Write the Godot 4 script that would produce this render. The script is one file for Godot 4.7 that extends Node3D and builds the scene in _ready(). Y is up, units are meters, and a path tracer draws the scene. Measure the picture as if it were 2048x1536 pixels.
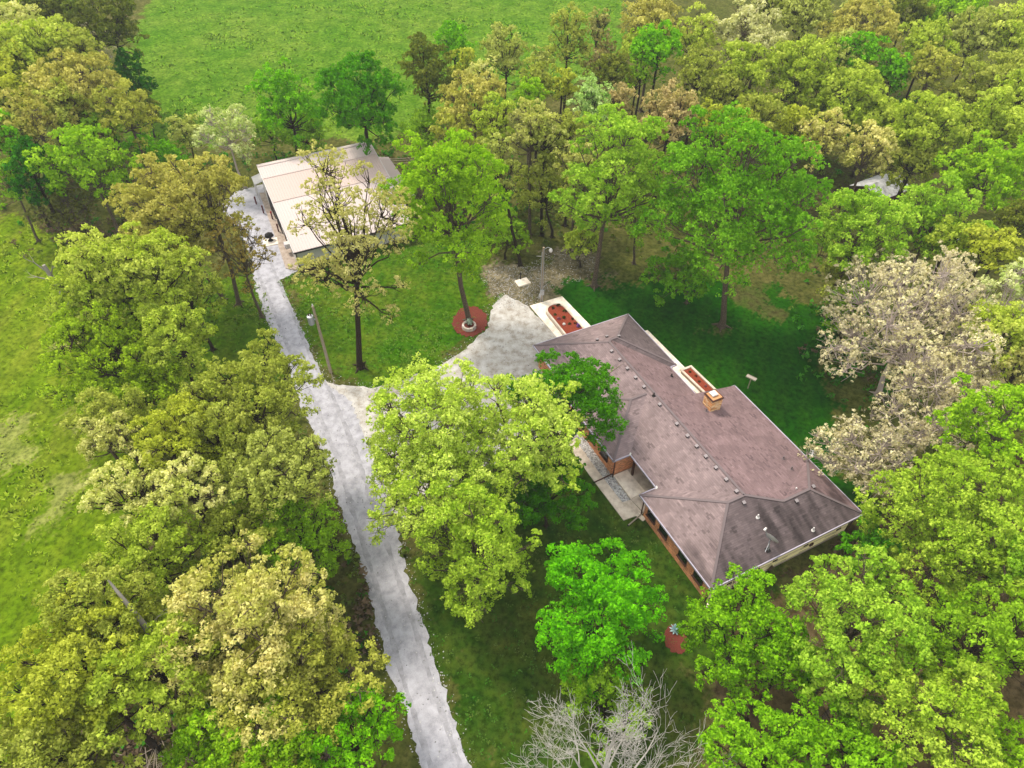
extends Node3D
# Aerial view of a brick ranch house, a metal building and a gravel drive among spring oaks.

var taken := {}
var M := {}
var templates: Array = []
var template_normals: Array = []
var tints := {}
var triangles := 0
var tree_seed := 7
var house: Node3D
var barn: Node3D

# ---------------------------------------------------------------- mesh building

class Soup:
	var v := PackedVector3Array()
	var n := PackedVector3Array()
	var c := PackedColorArray()
	var t := PackedVector2Array()
	var t2 := PackedVector2Array()
	var tint := Color.WHITE
	var coloured := false
	func tri(a: Vector3, b: Vector3, d: Vector3) -> void:
		var m := (d - a).cross(b - a).normalized()
		v.append(a); v.append(b); v.append(d)
		n.append(m); n.append(m); n.append(m)
		if coloured:
			c.append(tint); c.append(tint); c.append(tint)
	func quad(a: Vector3, b: Vector3, d: Vector3, e: Vector3) -> void:
		tri(a, b, d)
		tri(a, d, e)
	func box(at: Vector3, size: Vector3, turn: Basis = Basis.IDENTITY, chamfer := 0.0) -> void:
		var h := size * 0.5
		var p: Array[Vector3] = []
		for i in 8:
			var q := Vector3(h.x if i & 1 else -h.x, h.y if i & 2 else -h.y, h.z if i & 4 else -h.z)
			if chamfer > 0.0 and (i & 2):
				q.x -= signf(q.x) * chamfer
				q.z -= signf(q.z) * chamfer
			p.append(at + turn * q)
		quad(p[4], p[6], p[7], p[5])
		quad(p[1], p[3], p[2], p[0])
		quad(p[5], p[7], p[3], p[1])
		quad(p[0], p[2], p[6], p[4])
		quad(p[6], p[2], p[3], p[7])
		quad(p[0], p[4], p[5], p[1])
	func tube(path: Array, radii: Array, sides := 6, capped := true) -> void:
		var rings: Array = []
		var outs: Array = []
		var side := Vector3.RIGHT
		for i in path.size():
			var a: Vector3 = path[maxi(i - 1, 0)]
			var b: Vector3 = path[mini(i + 1, path.size() - 1)]
			var along := (b - a).normalized()
			var x := side - along * side.dot(along)
			if x.length() < 0.1:
				x = Vector3.FORWARD - along * Vector3.FORWARD.dot(along)
			x = x.normalized()
			side = x
			var y := along.cross(x)
			var ring: Array[Vector3] = []
			var out: Array[Vector3] = []
			var centre: Vector3 = path[i]
			var rad: float = radii[i]
			for k in sides:
				var w := TAU * k / sides
				var o := x * cos(w) + y * sin(w)
				out.append(o)
				ring.append(centre + o * rad)
			rings.append(ring)
			outs.append(out)
		for i in path.size() - 1:
			for k in sides:
				var l := (k + 1) % sides
				v.append(rings[i][k]); v.append(rings[i + 1][k]); v.append(rings[i + 1][l])
				v.append(rings[i][k]); v.append(rings[i + 1][l]); v.append(rings[i][l])
				n.append(outs[i][k]); n.append(outs[i + 1][k]); n.append(outs[i + 1][l])
				n.append(outs[i][k]); n.append(outs[i + 1][l]); n.append(outs[i][l])
				if coloured:
					for q in 6:
						c.append(tint)
		if capped:
			var last: int = path.size() - 1
			for k in range(1, sides - 1):
				tri(rings[last][0], rings[last][k + 1], rings[last][k])
				tri(rings[0][0], rings[0][k], rings[0][k + 1])
	func lathe(profile: Array, sides := 16, at := Vector3.ZERO) -> void:
		for i in profile.size() - 1:
			var p: Vector2 = profile[i]
			var q: Vector2 = profile[i + 1]
			for k in sides:
				var a := TAU * k / sides
				var b := TAU * (k + 1) / sides
				var p0 := at + Vector3(cos(a) * p.x, p.y, sin(a) * p.x)
				var p1 := at + Vector3(cos(b) * p.x, p.y, sin(b) * p.x)
				var q0 := at + Vector3(cos(a) * q.x, q.y, sin(a) * q.x)
				var q1 := at + Vector3(cos(b) * q.x, q.y, sin(b) * q.x)
				quad(p0, q0, q1, p1)
	func prism(outline: PackedVector2Array, y0: float, y1: float) -> void:
		# outline in x, z; top, bottom and sides
		var ids := Geometry2D.triangulate_polygon(outline)
		for i in range(0, ids.size(), 3):
			var a := outline[ids[i]]
			var b := outline[ids[i + 1]]
			var d := outline[ids[i + 2]]
			if (b - a).cross(d - a) < 0.0:
				var s := b
				b = d
				d = s
			tri(Vector3(a.x, y1, a.y), Vector3(b.x, y1, b.y), Vector3(d.x, y1, d.y))
			if y1 - y0 > 0.001:
				tri(Vector3(a.x, y0, a.y), Vector3(d.x, y0, d.y), Vector3(b.x, y0, b.y))
		if y1 - y0 > 0.001:
			var flip := Geometry2D.is_polygon_clockwise(outline)
			for i in outline.size():
				var a := outline[i]
				var b := outline[(i + 1) % outline.size()]
				if flip:
					var s := a
					a = b
					b = s
				quad(Vector3(a.x, y0, a.y), Vector3(b.x, y0, b.y), Vector3(b.x, y1, b.y), Vector3(a.x, y1, a.y))
	func mesh() -> ArrayMesh:
		var arrays := []
		arrays.resize(Mesh.ARRAY_MAX)
		arrays[Mesh.ARRAY_VERTEX] = v
		if n.size() == v.size():
			arrays[Mesh.ARRAY_NORMAL] = n
		if c.size() == v.size() and c.size() > 0:
			arrays[Mesh.ARRAY_COLOR] = c
		if t.size() == v.size() and t.size() > 0:
			arrays[Mesh.ARRAY_TEX_UV] = t
		if t2.size() == v.size() and t2.size() > 0:
			arrays[Mesh.ARRAY_TEX_UV2] = t2
		var m := ArrayMesh.new()
		m.add_surface_from_arrays(Mesh.PRIMITIVE_TRIANGLES, arrays)
		return m


func numbered(called: String) -> String:
	if not taken.has(called):
		taken[called] = 0
		return called
	taken[called] += 1
	return "%s_%03d" % [called, taken[called]]


func thing(called: String, label: String, category: String, at := Vector3.ZERO, turn := 0.0, group := "") -> Node3D:
	var o := Node3D.new()
	o.name = numbered(called)
	add_child(o)
	o.position = at
	o.rotation.y = turn
	tag(o, label, category, group)
	return o


func tag(o: Node, label: String, category := "", group := "") -> void:
	o.set_meta("label", label)
	if category != "":
		o.set_meta("category", category)
	if group != "":
		o.set_meta("group", group)


func part(called: String, s: Soup, m: Material, parent: Node = null) -> MeshInstance3D:
	var o := MeshInstance3D.new()
	triangles += s.v.size() / 3
	o.mesh = s.mesh()
	o.material_override = m
	if parent == null:
		o.name = numbered(called)
		add_child(o)
	else:
		o.name = called
		parent.add_child(o, true)
	return o


func structure(called: String, s: Soup, m: Material, label: String) -> MeshInstance3D:
	var o := part(called, s, m)
	o.set_meta("kind", "structure")
	o.set_meta("label", label)
	return o


func stuff(o: Node) -> void:
	o.set_meta("kind", "stuff")


func box_part(called: String, at: Vector3, size: Vector3, m: Material, parent: Node, turn := Basis.IDENTITY, chamfer := 0.0) -> MeshInstance3D:
	var s := Soup.new()
	s.box(at, size, turn, chamfer)
	return part(called, s, m, parent)


# ---------------------------------------------------------------- materials

func lin(r: float, g: float, b: float) -> Color:
	return Color(r / 255.0, g / 255.0, b / 255.0).srgb_to_linear()


func flat(r: float, g: float, b: float, rough := 0.85, metal := 0.0) -> StandardMaterial3D:
	var m := StandardMaterial3D.new()
	m.albedo_color = Color(r / 255.0, g / 255.0, b / 255.0)
	m.roughness = rough
	m.metallic = metal
	m.metallic_specular = 0.3
	return m


func noise_bytes(size: int, freq: float, seed_: int, octaves := 3, kind := FastNoiseLite.TYPE_SIMPLEX_SMOOTH) -> PackedByteArray:
	var f := FastNoiseLite.new()
	f.noise_type = kind
	f.seed = seed_
	f.frequency = freq
	f.fractal_octaves = octaves
	var im := f.get_image(size, size, false, false, true)
	im.convert(Image.FORMAT_L8)
	return im.get_data()


func tile_noise(size: int, freq: float, seed_: int, octaves: int) -> Image:
	var f := FastNoiseLite.new()
	f.noise_type = FastNoiseLite.TYPE_SIMPLEX_SMOOTH
	f.seed = seed_
	f.frequency = freq
	f.fractal_octaves = octaves
	f.fractal_gain = 0.65
	var im := f.get_seamless_image(size, size, false, false, 0.15, true)
	im.convert(Image.FORMAT_L8)
	return im


func speckle(base: Color, dark: Color, light: Color, size: int, freq: float, seed_: int, octaves := 4, grain := 0.25) -> Image:
	# a mineral surface: soft blotches plus single grains (sRGB colours)
	var nb := tile_noise(size, freq, seed_, octaves).get_data()
	var r := RandomNumberGenerator.new()
	r.seed = seed_
	var out := PackedByteArray()
	out.resize(size * size * 3)
	for i in size * size:
		var k := nb[i] / 255.0 + (r.randf() - 0.5) * grain
		var q: Color = base.lerp(light, clampf((k - 0.5) * 2.0, 0.0, 1.0)) if k > 0.5 else base.lerp(dark, clampf((0.5 - k) * 2.0, 0.0, 1.0))
		out[i * 3] = int(q.r * 255.0)
		out[i * 3 + 1] = int(q.g * 255.0)
		out[i * 3 + 2] = int(q.b * 255.0)
	var im := Image.create_from_data(size, size, false, Image.FORMAT_RGB8, out)
	return im


func planar(im: Image, metres: float, rough := 0.95, bump := 0.0) -> StandardMaterial3D:
	var m := StandardMaterial3D.new()
	m.albedo_texture = ImageTexture.create_from_image(im)
	m.uv1_triplanar = true
	m.uv1_world_triplanar = true
	m.uv1_scale = Vector3.ONE / metres
	m.roughness = rough
	m.metallic_specular = 0.25
	if bump > 0.0:
		var b: Image = im.duplicate()
		b.convert(Image.FORMAT_L8)
		b.bump_map_to_normal_map(bump)
		m.normal_enabled = true
		m.normal_texture = ImageTexture.create_from_image(b)
	return m


func shingle_image() -> Image:
	# 4 m x 4 m of asphalt shingles: 28 courses, tabs of uneven tone
	var size := 512
	var im := Image.create(size, size, false, Image.FORMAT_RGB8)
	var r := RandomNumberGenerator.new()
	r.seed = 91
	var rows := 26
	for row in rows:
		var y0 := int(row * size / float(rows))
		var y1 := int((row + 1) * size / float(rows))
		var x := -int(r.randf() * 40.0)
		while x < size:
			var w := int(r.randf_range(26, 52))
			var k := 1.0 + r.randfn(0.0, 0.04)
			if r.randf() < 0.07:
				k *= 0.86
			for yy in range(y0, y1):
				for xx in range(maxi(x, 0), mini(x + w, size)):
					var q := k + (r.randf() - 0.5) * 0.10
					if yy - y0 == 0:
						q *= 0.66  # painted shade line under the butt edge of the course above
					im.set_pixel(xx, yy, Color(clampf(0.80 * q, 0, 1), clampf(0.775 * q, 0, 1), clampf(0.77 * q, 0, 1)))
			x += w
	return im


func brick_image(base: Color, other: Color, mortar: Color, courses: int, across: int) -> Image:
	var size := 512
	var im := Image.create(size, size, false, Image.FORMAT_RGB8)
	var r := RandomNumberGenerator.new()
	r.seed = 17
	im.fill(mortar)
	for row in courses:
		var y0 := int(row * size / float(courses))
		var y1 := int((row + 1) * size / float(courses)) - 3
		for k in across + 1:
			var x0 := int((k - (0.5 if row % 2 else 0.0)) * size / float(across))
			var x1 := x0 + int(size / float(across)) - 3
			var q := base.lerp(other, r.randf()) * r.randf_range(0.75, 1.15)
			for yy in range(y0, y1):
				for xx in range(maxi(x0, 0), mini(x1, size)):
					var g := 1.0 + (r.randf() - 0.5) * 0.12
					im.set_pixel(xx, yy, Color(clampf(q.r * g, 0, 1), clampf(q.g * g, 0, 1), clampf(q.b * g, 0, 1)))
	return im


func stain_image() -> Image:
	# plan of the roof, 32 m x 32 m (x = across, y = along): algae streaks on the near slope, weather blotches elsewhere
	var size := 512
	var a := noise_bytes(size, 0.02, 5, 4)
	var b := noise_bytes(size, 0.06, 6, 3)
	var f := FastNoiseLite.new()
	f.seed = 44
	f.frequency = 0.5
	f.fractal_octaves = 3
	var out := PackedByteArray()
	out.resize(size * size * 3)
	for j in size:
		var along := j * 32.0 / size - 1.0
		for i in size:
			var across := i * 32.0 / size - 1.0
			var k := 0.93 + (a[j * size + i] / 255.0 - 0.5) * 0.16 + (b[j * size + i] / 255.0 - 0.5) * 0.06
			if along < 4.4:
				var streak := f.get_noise_2d(across * 1.5, along * 0.28)
				k -= clampf(streak + 0.12, 0.0, 1.0) * 0.45 * smoothstep(4.4, 2.2, along)
			k = clampf(k, 0.1, 1.0)
			for q in 3:
				out[(j * size + i) * 3 + q] = int(k * 255.0)
	return Image.create_from_data(size, size, false, Image.FORMAT_RGB8, out)


func roof_material(r: float, g: float, b: float, tiles: ImageTexture, stain: ImageTexture) -> StandardMaterial3D:
	var m := flat(r, g, b, 0.95)
	m.albedo_texture = tiles
	m.detail_enabled = true
	m.detail_albedo = stain
	m.detail_blend_mode = BaseMaterial3D.BLEND_MODE_MUL
	m.detail_uv_layer = BaseMaterial3D.DETAIL_UV_2
	return m


func make_materials() -> void:
	var leaf := StandardMaterial3D.new()
	leaf.vertex_color_use_as_albedo = true
	leaf.roughness = 0.75
	leaf.metallic_specular = 0.05
	leaf.backlight_enabled = true
	leaf.backlight = Color(0.85, 0.85, 0.7)
	leaf.cull_mode = BaseMaterial3D.CULL_DISABLED
	M.leaf = leaf
	var grass: StandardMaterial3D = leaf.duplicate()
	grass.backlight = Color(0.3, 0.3, 0.3)
	M.grass = grass
	var bark := speckle(Color(0.36, 0.32, 0.28), Color(0.12, 0.10, 0.09), Color(0.56, 0.52, 0.47), 256, 0.05, 3)
	M.bark_dark = planar(bark, 1.5, 0.95, 3.0)
	M.bark_dark.albedo_color = Color(0.62, 0.58, 0.54)
	M.bark_grey = planar(bark, 1.5, 0.95, 3.0)
	M.bark_grey.albedo_color = Color(1.0, 0.98, 0.94)
	M.bark_pale = flat(172, 158, 150, 0.9)
	M.bark_dead = flat(176, 171, 164, 0.9)
	M.bark_snag = flat(140, 134, 126, 0.9)
	var rock := speckle(Color(0.66, 0.66, 0.67), Color(0.54, 0.54, 0.55), Color(0.73, 0.73, 0.745), 1024, 0.012, 11, 6, 0.5)
	M.gravel = planar(rock, 14.0, 0.95, 1.5)
	M.gravel.albedo_color = Color(0.97, 0.965, 0.985)
	var yard := speckle(Color(0.70, 0.685, 0.66), Color(0.52, 0.48, 0.43), Color(0.78, 0.775, 0.77), 1024, 0.011, 13, 6, 0.55)
	M.gravel_court = planar(yard, 15.0, 0.95, 1.5)
	M.gravel_worn = planar(rock, 11.0, 0.95, 1.5)
	M.gravel_worn.albedo_color = Color(0.89, 0.885, 0.90)
	var pour := speckle(Color(0.78, 0.73, 0.67), Color(0.66, 0.61, 0.55), Color(0.86, 0.82, 0.76), 256, 0.02, 21, 4, 0.08)
	M.concrete = planar(pour, 5.0, 0.9)
	M.concrete_white = planar(pour, 6.0, 0.9)
	M.concrete_white.albedo_color = Color(1.16, 1.17, 1.18)
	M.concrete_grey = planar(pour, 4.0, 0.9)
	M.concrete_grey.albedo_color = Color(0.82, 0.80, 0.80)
	M.mulch = planar(speckle(Color(0.42, 0.20, 0.16), Color(0.22, 0.10, 0.08), Color(0.58, 0.34, 0.28), 512, 0.12, 31, 4, 0.5), 3.0, 1.0, 4.0)
	M.mulch_orange = planar(speckle(Color(0.50, 0.22, 0.15), Color(0.28, 0.10, 0.06), Color(0.70, 0.38, 0.28), 256, 0.12, 32, 4, 0.5), 2.0, 1.0, 4.0)
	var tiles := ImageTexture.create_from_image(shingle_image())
	var stain := ImageTexture.create_from_image(stain_image())
	M.roof_left = roof_material(172, 156, 157, tiles, stain)  # same shingles, light put into the tint on slopes that face it
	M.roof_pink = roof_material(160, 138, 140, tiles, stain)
	M.roof_front = roof_material(131, 120, 122, tiles, stain)  # shade put into the tint of slopes turned from the light, besides algae
	M.ridge_cap = flat(108, 97, 98, 0.95)
	M.brick = planar(brick_image(Color(0.92, 0.62, 0.42), Color(0.74, 0.46, 0.31), Color(0.70, 0.60, 0.50), 27, 10), 2.1, 0.9, 3.0)
	M.siding = planar(brick_image(Color(0.90, 0.84, 0.64), Color(0.89, 0.83, 0.63), Color(0.70, 0.64, 0.48), 11, 1), 2.2, 0.7, 2.0)
	M.gutter = flat(168, 162, 177, 0.5)
	M.trim_white = flat(190, 188, 184, 0.5)
	M.brown_metal = flat(74, 48, 38, 0.5)
	M.vent_lid = flat(138, 130, 132, 0.6)
	M.dark = flat(38, 34, 34, 0.7)
	M.black = flat(24, 24, 25, 0.6)
	M.wood_grey = flat(150, 138, 122, 0.9)
	M.pole_wood = planar(speckle(Color(0.62, 0.56, 0.48), Color(0.48, 0.42, 0.36), Color(0.74, 0.69, 0.61), 128, 0.05, 51), 1.0, 0.95)
	M.galvanised = flat(160, 163, 167, 0.45, 0.4)
	M.white_metal = flat(200, 196, 194, 0.45)
	M.roof_white = flat(190, 177, 172, 0.5)
	M.roof_cream = flat(187, 169, 161, 0.5)
	M.roof_beige = flat(176, 160, 152, 0.5)
	M.wall_white = flat(188, 186, 180, 0.6)
	M.red = flat(150, 32, 38, 0.5)
	M.maroon = flat(84, 30, 32, 0.5)
	var pane := StandardMaterial3D.new()
	pane.albedo_color = Color(0.05, 0.06, 0.07)
	pane.roughness = 0.08
	pane.metallic_specular = 0.6
	M.pane = pane
	M.ledge = [flat(222, 176, 128, 0.9), flat(205, 150, 100, 0.9), flat(232, 196, 150, 0.9), flat(188, 138, 96, 0.9), flat(214, 182, 146, 0.9)]
	M.stone = [flat(188, 178, 168, 0.95), flat(160, 150, 144, 0.95), flat(206, 198, 190, 0.95)]
	M.shed_roof = planar(speckle(Color(0.66, 0.66, 0.66), Color(0.40, 0.40, 0.40), Color(0.82, 0.82, 0.82), 128, 0.04, 61), 4.0, 0.7)

# ---------------------------------------------------------------- ground

const SIDE := 1536
const WEST := -130.0
const NORTH := -215.0
const SPAN := 260.0


func rub(cells: PackedByteArray, res: int, id: int, outline: PackedVector2Array) -> void:
	var lo := outline[0]
	var hi := outline[0]
	for p in outline:
		lo = lo.min(p)
		hi = hi.max(p)
	var step := SPAN / res
	var i0 := clampi(int((lo.x - WEST) / step), 0, res - 1)
	var i1 := clampi(int((hi.x - WEST) / step) + 1, 0, res - 1)
	var j0 := clampi(int((lo.y - NORTH) / step), 0, res - 1)
	var j1 := clampi(int((hi.y - NORTH) / step) + 1, 0, res - 1)
	for j in range(j0, j1 + 1):
		for i in range(i0, i1 + 1):
			if Geometry2D.is_point_in_polygon(Vector2(WEST + (i + 0.5) * step, NORTH + (j + 0.5) * step), outline):
				cells[j * res + i] = id


func disc(x: float, z: float, rx: float, rz: float) -> PackedVector2Array:
	var out := PackedVector2Array()
	for k in 20:
		out.append(Vector2(x + cos(TAU * k / 20.0) * rx, z + sin(TAU * k / 20.0) * rz))
	return out


var meadow := PackedVector2Array([Vector2(-86, -214), Vector2(-66.5, -115.8), Vector2(-60.1, -101.5), Vector2(-52.4, -94.1), Vector2(-37.9, -99.1), Vector2(-16.9, -99.1), Vector2(-5.1, -108.8), Vector2(19.0, -122.6), Vector2(29, -214)])
var field := PackedVector2Array([Vector2(-128.0, -88.0), Vector2(-59.7, -76.3), Vector2(-54.5, -73.7), Vector2(-47.4, -71.4), Vector2(-38.6, -62.2), Vector2(-32.7, -48.9), Vector2(-30.6, -37.1), Vector2(-29.3, -30.7), Vector2(-26.6, -25.2), Vector2(-28.3, -20.6), Vector2(-30.2, -16.1), Vector2(-34.2, 20.0), Vector2(-128.0, 20.0)])
var lawn_barn := PackedVector2Array([Vector2(-26.2, -64.0), Vector2(-24.1, -66.4), Vector2(-18.6, -67.3), Vector2(-10.6, -74.6), Vector2(-3.9, -75.7), Vector2(-1.4, -68.3), Vector2(-3.0, -64.5), Vector2(-2.1, -60.9), Vector2(-2.6, -56.7), Vector2(-4.2, -53.6), Vector2(-5.0, -52.0), Vector2(-10.8, -47.8), Vector2(-13.1, -46.9), Vector2(-17.4, -47.4), Vector2(-19.4, -50.4), Vector2(-22.6, -57.1)])
var lawn_front := PackedVector2Array([Vector2(-9.3, -32.1), Vector2(-5.2, -37.6), Vector2(-1.0, -40.8), Vector2(5.7, -43.8), Vector2(16, -40), Vector2(18.6, -32.1), Vector2(19.6, -25.8), Vector2(16.4, -23.4), Vector2(12.2, -20.0), Vector2(11.5, 5), Vector2(1.5, 5), Vector2(-2.6, -14.2), Vector2(-4.8, -19.4), Vector2(-6.7, -24.2)])
var lawn_back := PackedVector2Array([Vector2(3.6, -62.6), Vector2(8.7, -65.5), Vector2(14.5, -63.8), Vector2(21.6, -64.8), Vector2(29.5, -63.6), Vector2(33.9, -57.5), Vector2(30.2, -47.2), Vector2(28.1, -39.8), Vector2(30.6, -34.0), Vector2(29, -31), Vector2(18, -44), Vector2(8.1, -51.4), Vector2(6.3, -57.5)])
var lawn_drive := PackedVector2Array([Vector2(-37.8, -66.5), Vector2(-28.3, -64.6), Vector2(-24.0, -55.2), Vector2(-20.0, -46.5), Vector2(-24.9, -46.4), Vector2(-29.9, -47.4), Vector2(-34.4, -50.8), Vector2(-37.9, -60.9)])
var litter_east := PackedVector2Array([Vector2(15.2, -25.0), Vector2(26.8, -30.6), Vector2(31.9, -33.5), Vector2(60, -46.0), Vector2(60, 10), Vector2(26, 10), Vector2(18.2, -13.3), Vector2(13.4, -18.4)])
var bare_dirt := PackedVector2Array([Vector2(-1.8, -60.9), Vector2(-3.5, -64.5), Vector2(-2.8, -66.4), Vector2(-0.8, -67.3), Vector2(2.1, -67.8), Vector2(4.5, -70.3), Vector2(6.8, -70.3), Vector2(10.6, -68.3), Vector2(9.4, -65.0), Vector2(5.4, -63.4), Vector2(3.3, -61.4), Vector2(1.9, -59.4), Vector2(-0.8, -59.6)])
var clearing := PackedVector2Array([Vector2(30, -72), Vector2(40, -88), Vector2(52, -96), Vector2(66, -92), Vector2(56, -80), Vector2(44, -72)])


func build_ground() -> void:
	var res := 520
	var cells := PackedByteArray()
	cells.resize(res * res)
	rub(cells, res, 1, meadow)
	rub(cells, res, 2, field)
	rub(cells, res, 3, lawn_drive)
	rub(cells, res, 4, lawn_barn)
	rub(cells, res, 5, lawn_front)
	rub(cells, res, 6, lawn_back)
	rub(cells, res, 7, litter_east)
	rub(cells, res, 8, bare_dirt)
	rub(cells, res, 9, clearing)
	# single worn patches in the lawns
	for p in [disc(9.2, -63.4, 1.6, 1.3), disc(26.5, -61, 2.6, 3.0), disc(21.8, -56.0, 1.5, 1.2), disc(-14.8, -50.1, 0.9, 0.8), disc(24.5, -39.5, 0.6, 1.2), disc(-1.2, -24.5, 0.5, 0.4), disc(-17.6, -49.6, 0.5, 0.4), disc(-5.2, -26.6, 0.8, 0.5)]:
		rub(cells, res, 10, p)
	for p in [disc(-45.0, -40.0, 3.0, 4.0), disc(-39.0, -46.0, 2.0, 3.5), disc(-37, -35, 1.5, 3.0), disc(-44, -56, 2.5, 1.5)]:
		rub(cells, res, 11, p)
	# two tones for every kind of ground (sRGB)
	var tones := [
		[Color8(88, 100, 38), Color8(112, 108, 62)], [Color8(84, 134, 22), Color8(122, 150, 52)], [Color8(106, 138, 16), Color8(136, 148, 46)],
		[Color8(80, 124, 16), Color8(112, 128, 40)], [Color8(68, 122, 10), Color8(106, 122, 36)], [Color8(50, 94, 14), Color8(88, 98, 36)],
		[Color8(28, 90, 4), Color8(54, 98, 12)], [Color8(82, 72, 42), Color8(108, 92, 68)], [Color8(112, 104, 74), Color8(158, 146, 122)],
		[Color8(100, 88, 66), Color8(86, 98, 42)], [Color8(112, 104, 66), Color8(72, 98, 30)], [Color8(140, 156, 66), Color8(160, 160, 96)]]
	var n1 := noise_bytes(SIDE, 0.010, 1, 4)
	var n2 := noise_bytes(SIDE, 0.045, 2, 3)
	var n3 := noise_bytes(SIDE, 0.16, 3, 2)
	var wx := noise_bytes(SIDE, 0.03, 4, 4)
	var wz := noise_bytes(SIDE, 0.03, 5, 4)
	var flatten := PackedFloat32Array()
	for pair in tones:
		for q in pair:
			flatten.append(q.r); flatten.append(q.g); flatten.append(q.b)
	var out := PackedByteArray()
	out.resize(SIDE * SIDE * 3)
	var scale := float(res) / SIDE
	var at := 0
	for j in SIDE:
		for i in SIDE:
			var dice := (at * 1103515245 + 12345 * j) >> 12
			var gx := clampi(int(i * scale + (wx[at] - 128) * 0.045 + ((dice & 63) - 31) * 0.035), 0, res - 1)
			var gz := clampi(int(j * scale + (wz[at] - 128) * 0.045 + (((dice >> 6) & 63) - 31) * 0.035), 0, res - 1)
			var id := cells[gz * res + gx]
			var k := clampf((n1[at] * 0.45 + n2[at] * 0.35 + n3[at] * 0.3) / 255.0 * 1.9 - 0.55, 0.0, 1.0)
			if id == 2:
				# mowing streaks run up the field
				k = clampf(k * 0.7 + (n2[i + SIDE * (j >> 4)] - 118) * 0.0036, 0.0, 1.0)
			elif id == 6:
				# mower stripes run along the house
				k = clampf(k * 0.55 + (0.22 if fmod((i * 0.94 + j * 0.34) * 0.169, 2.2) < 1.1 else 0.0), 0.0, 1.0)
			var b := id * 6
			var w := 0.90 + (n3[at] + n2[at] - 256) / 1300.0
			out[at * 3] = clampi(int((flatten[b] + (flatten[b + 3] - flatten[b]) * k) * w * 255.0), 0, 255)
			out[at * 3 + 1] = clampi(int((flatten[b + 1] + (flatten[b + 4] - flatten[b + 1]) * k) * w * 255.0), 0, 255)
			out[at * 3 + 2] = clampi(int((flatten[b + 2] + (flatten[b + 5] - flatten[b + 2]) * k) * w * 255.0), 0, 255)
			at += 1
	var m := StandardMaterial3D.new()
	m.albedo_texture = ImageTexture.create_from_image(Image.create_from_data(SIDE, SIDE, false, Image.FORMAT_RGB8, out))
	m.roughness = 1.0
	m.metallic_specular = 0.0
	m.detail_enabled = true
	m.detail_uv_layer = BaseMaterial3D.DETAIL_UV_2
	m.detail_blend_mode = BaseMaterial3D.BLEND_MODE_MUL
	m.detail_albedo = ImageTexture.create_from_image(speckle(Color(0.86, 0.86, 0.84), Color(0.50, 0.52, 0.48), Color(1, 1, 1), 512, 0.035, 77, 5, 0.35))
	var s := Soup.new()
	var cut := 52
	var bumps := FastNoiseLite.new()
	bumps.seed = 12
	bumps.frequency = 0.05
	for j in cut:
		for i in cut:
			var p: Array[Vector3] = []
			for q in [[0, 0], [1, 0], [1, 1], [0, 1]]:
				p.append(Vector3(WEST + (i + q[0]) * SPAN / cut, 0.0, NORTH + (j + q[1]) * SPAN / cut))
			s.quad(p[0], p[1], p[2], p[3])
	for q in s.v:
		s.t.append(Vector2((q.x - WEST) / SPAN, (q.z - NORTH) / SPAN))
		s.t2.append(Vector2(q.x, q.z) / 11.0)
	structure("ground", s, m, "mown lawns, meadow, field and woodland floor around the house")
	var far := Soup.new()
	far.quad(Vector3(-900, -0.05, -900), Vector3(900, -0.05, -900), Vector3(900, -0.05, 700), Vector3(-900, -0.05, 700))
	structure("terrain", far, planar(speckle(Color8(98, 116, 48), Color8(80, 98, 36), Color8(118, 122, 62), 256, 0.03, 78), 30.0), "open country beyond the woods")


func ragged(outline: PackedVector2Array, step: float, amount: float, seed_: int) -> PackedVector2Array:
	for attempt in 40:
		var tried := _ragged(outline, step, amount * (1.0 - attempt * 0.02), seed_ + attempt * 100)
		if Geometry2D.triangulate_polygon(tried).size() > 0:
			return tried
	return outline


func _ragged(outline: PackedVector2Array, step: float, amount: float, seed_: int) -> PackedVector2Array:
	var r := RandomNumberGenerator.new()
	r.seed = seed_
	var out := PackedVector2Array()
	for i in outline.size():
		var a := outline[i]
		var b := outline[(i + 1) % outline.size()]
		var cuts := maxi(1, int(a.distance_to(b) / step))
		for k in cuts:
			out.append(a.lerp(b, k / float(cuts)) + (b - a).orthogonal().normalized() * clampf(r.randfn(0, amount), -amount * 1.5, amount * 1.5))
	return out


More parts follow.
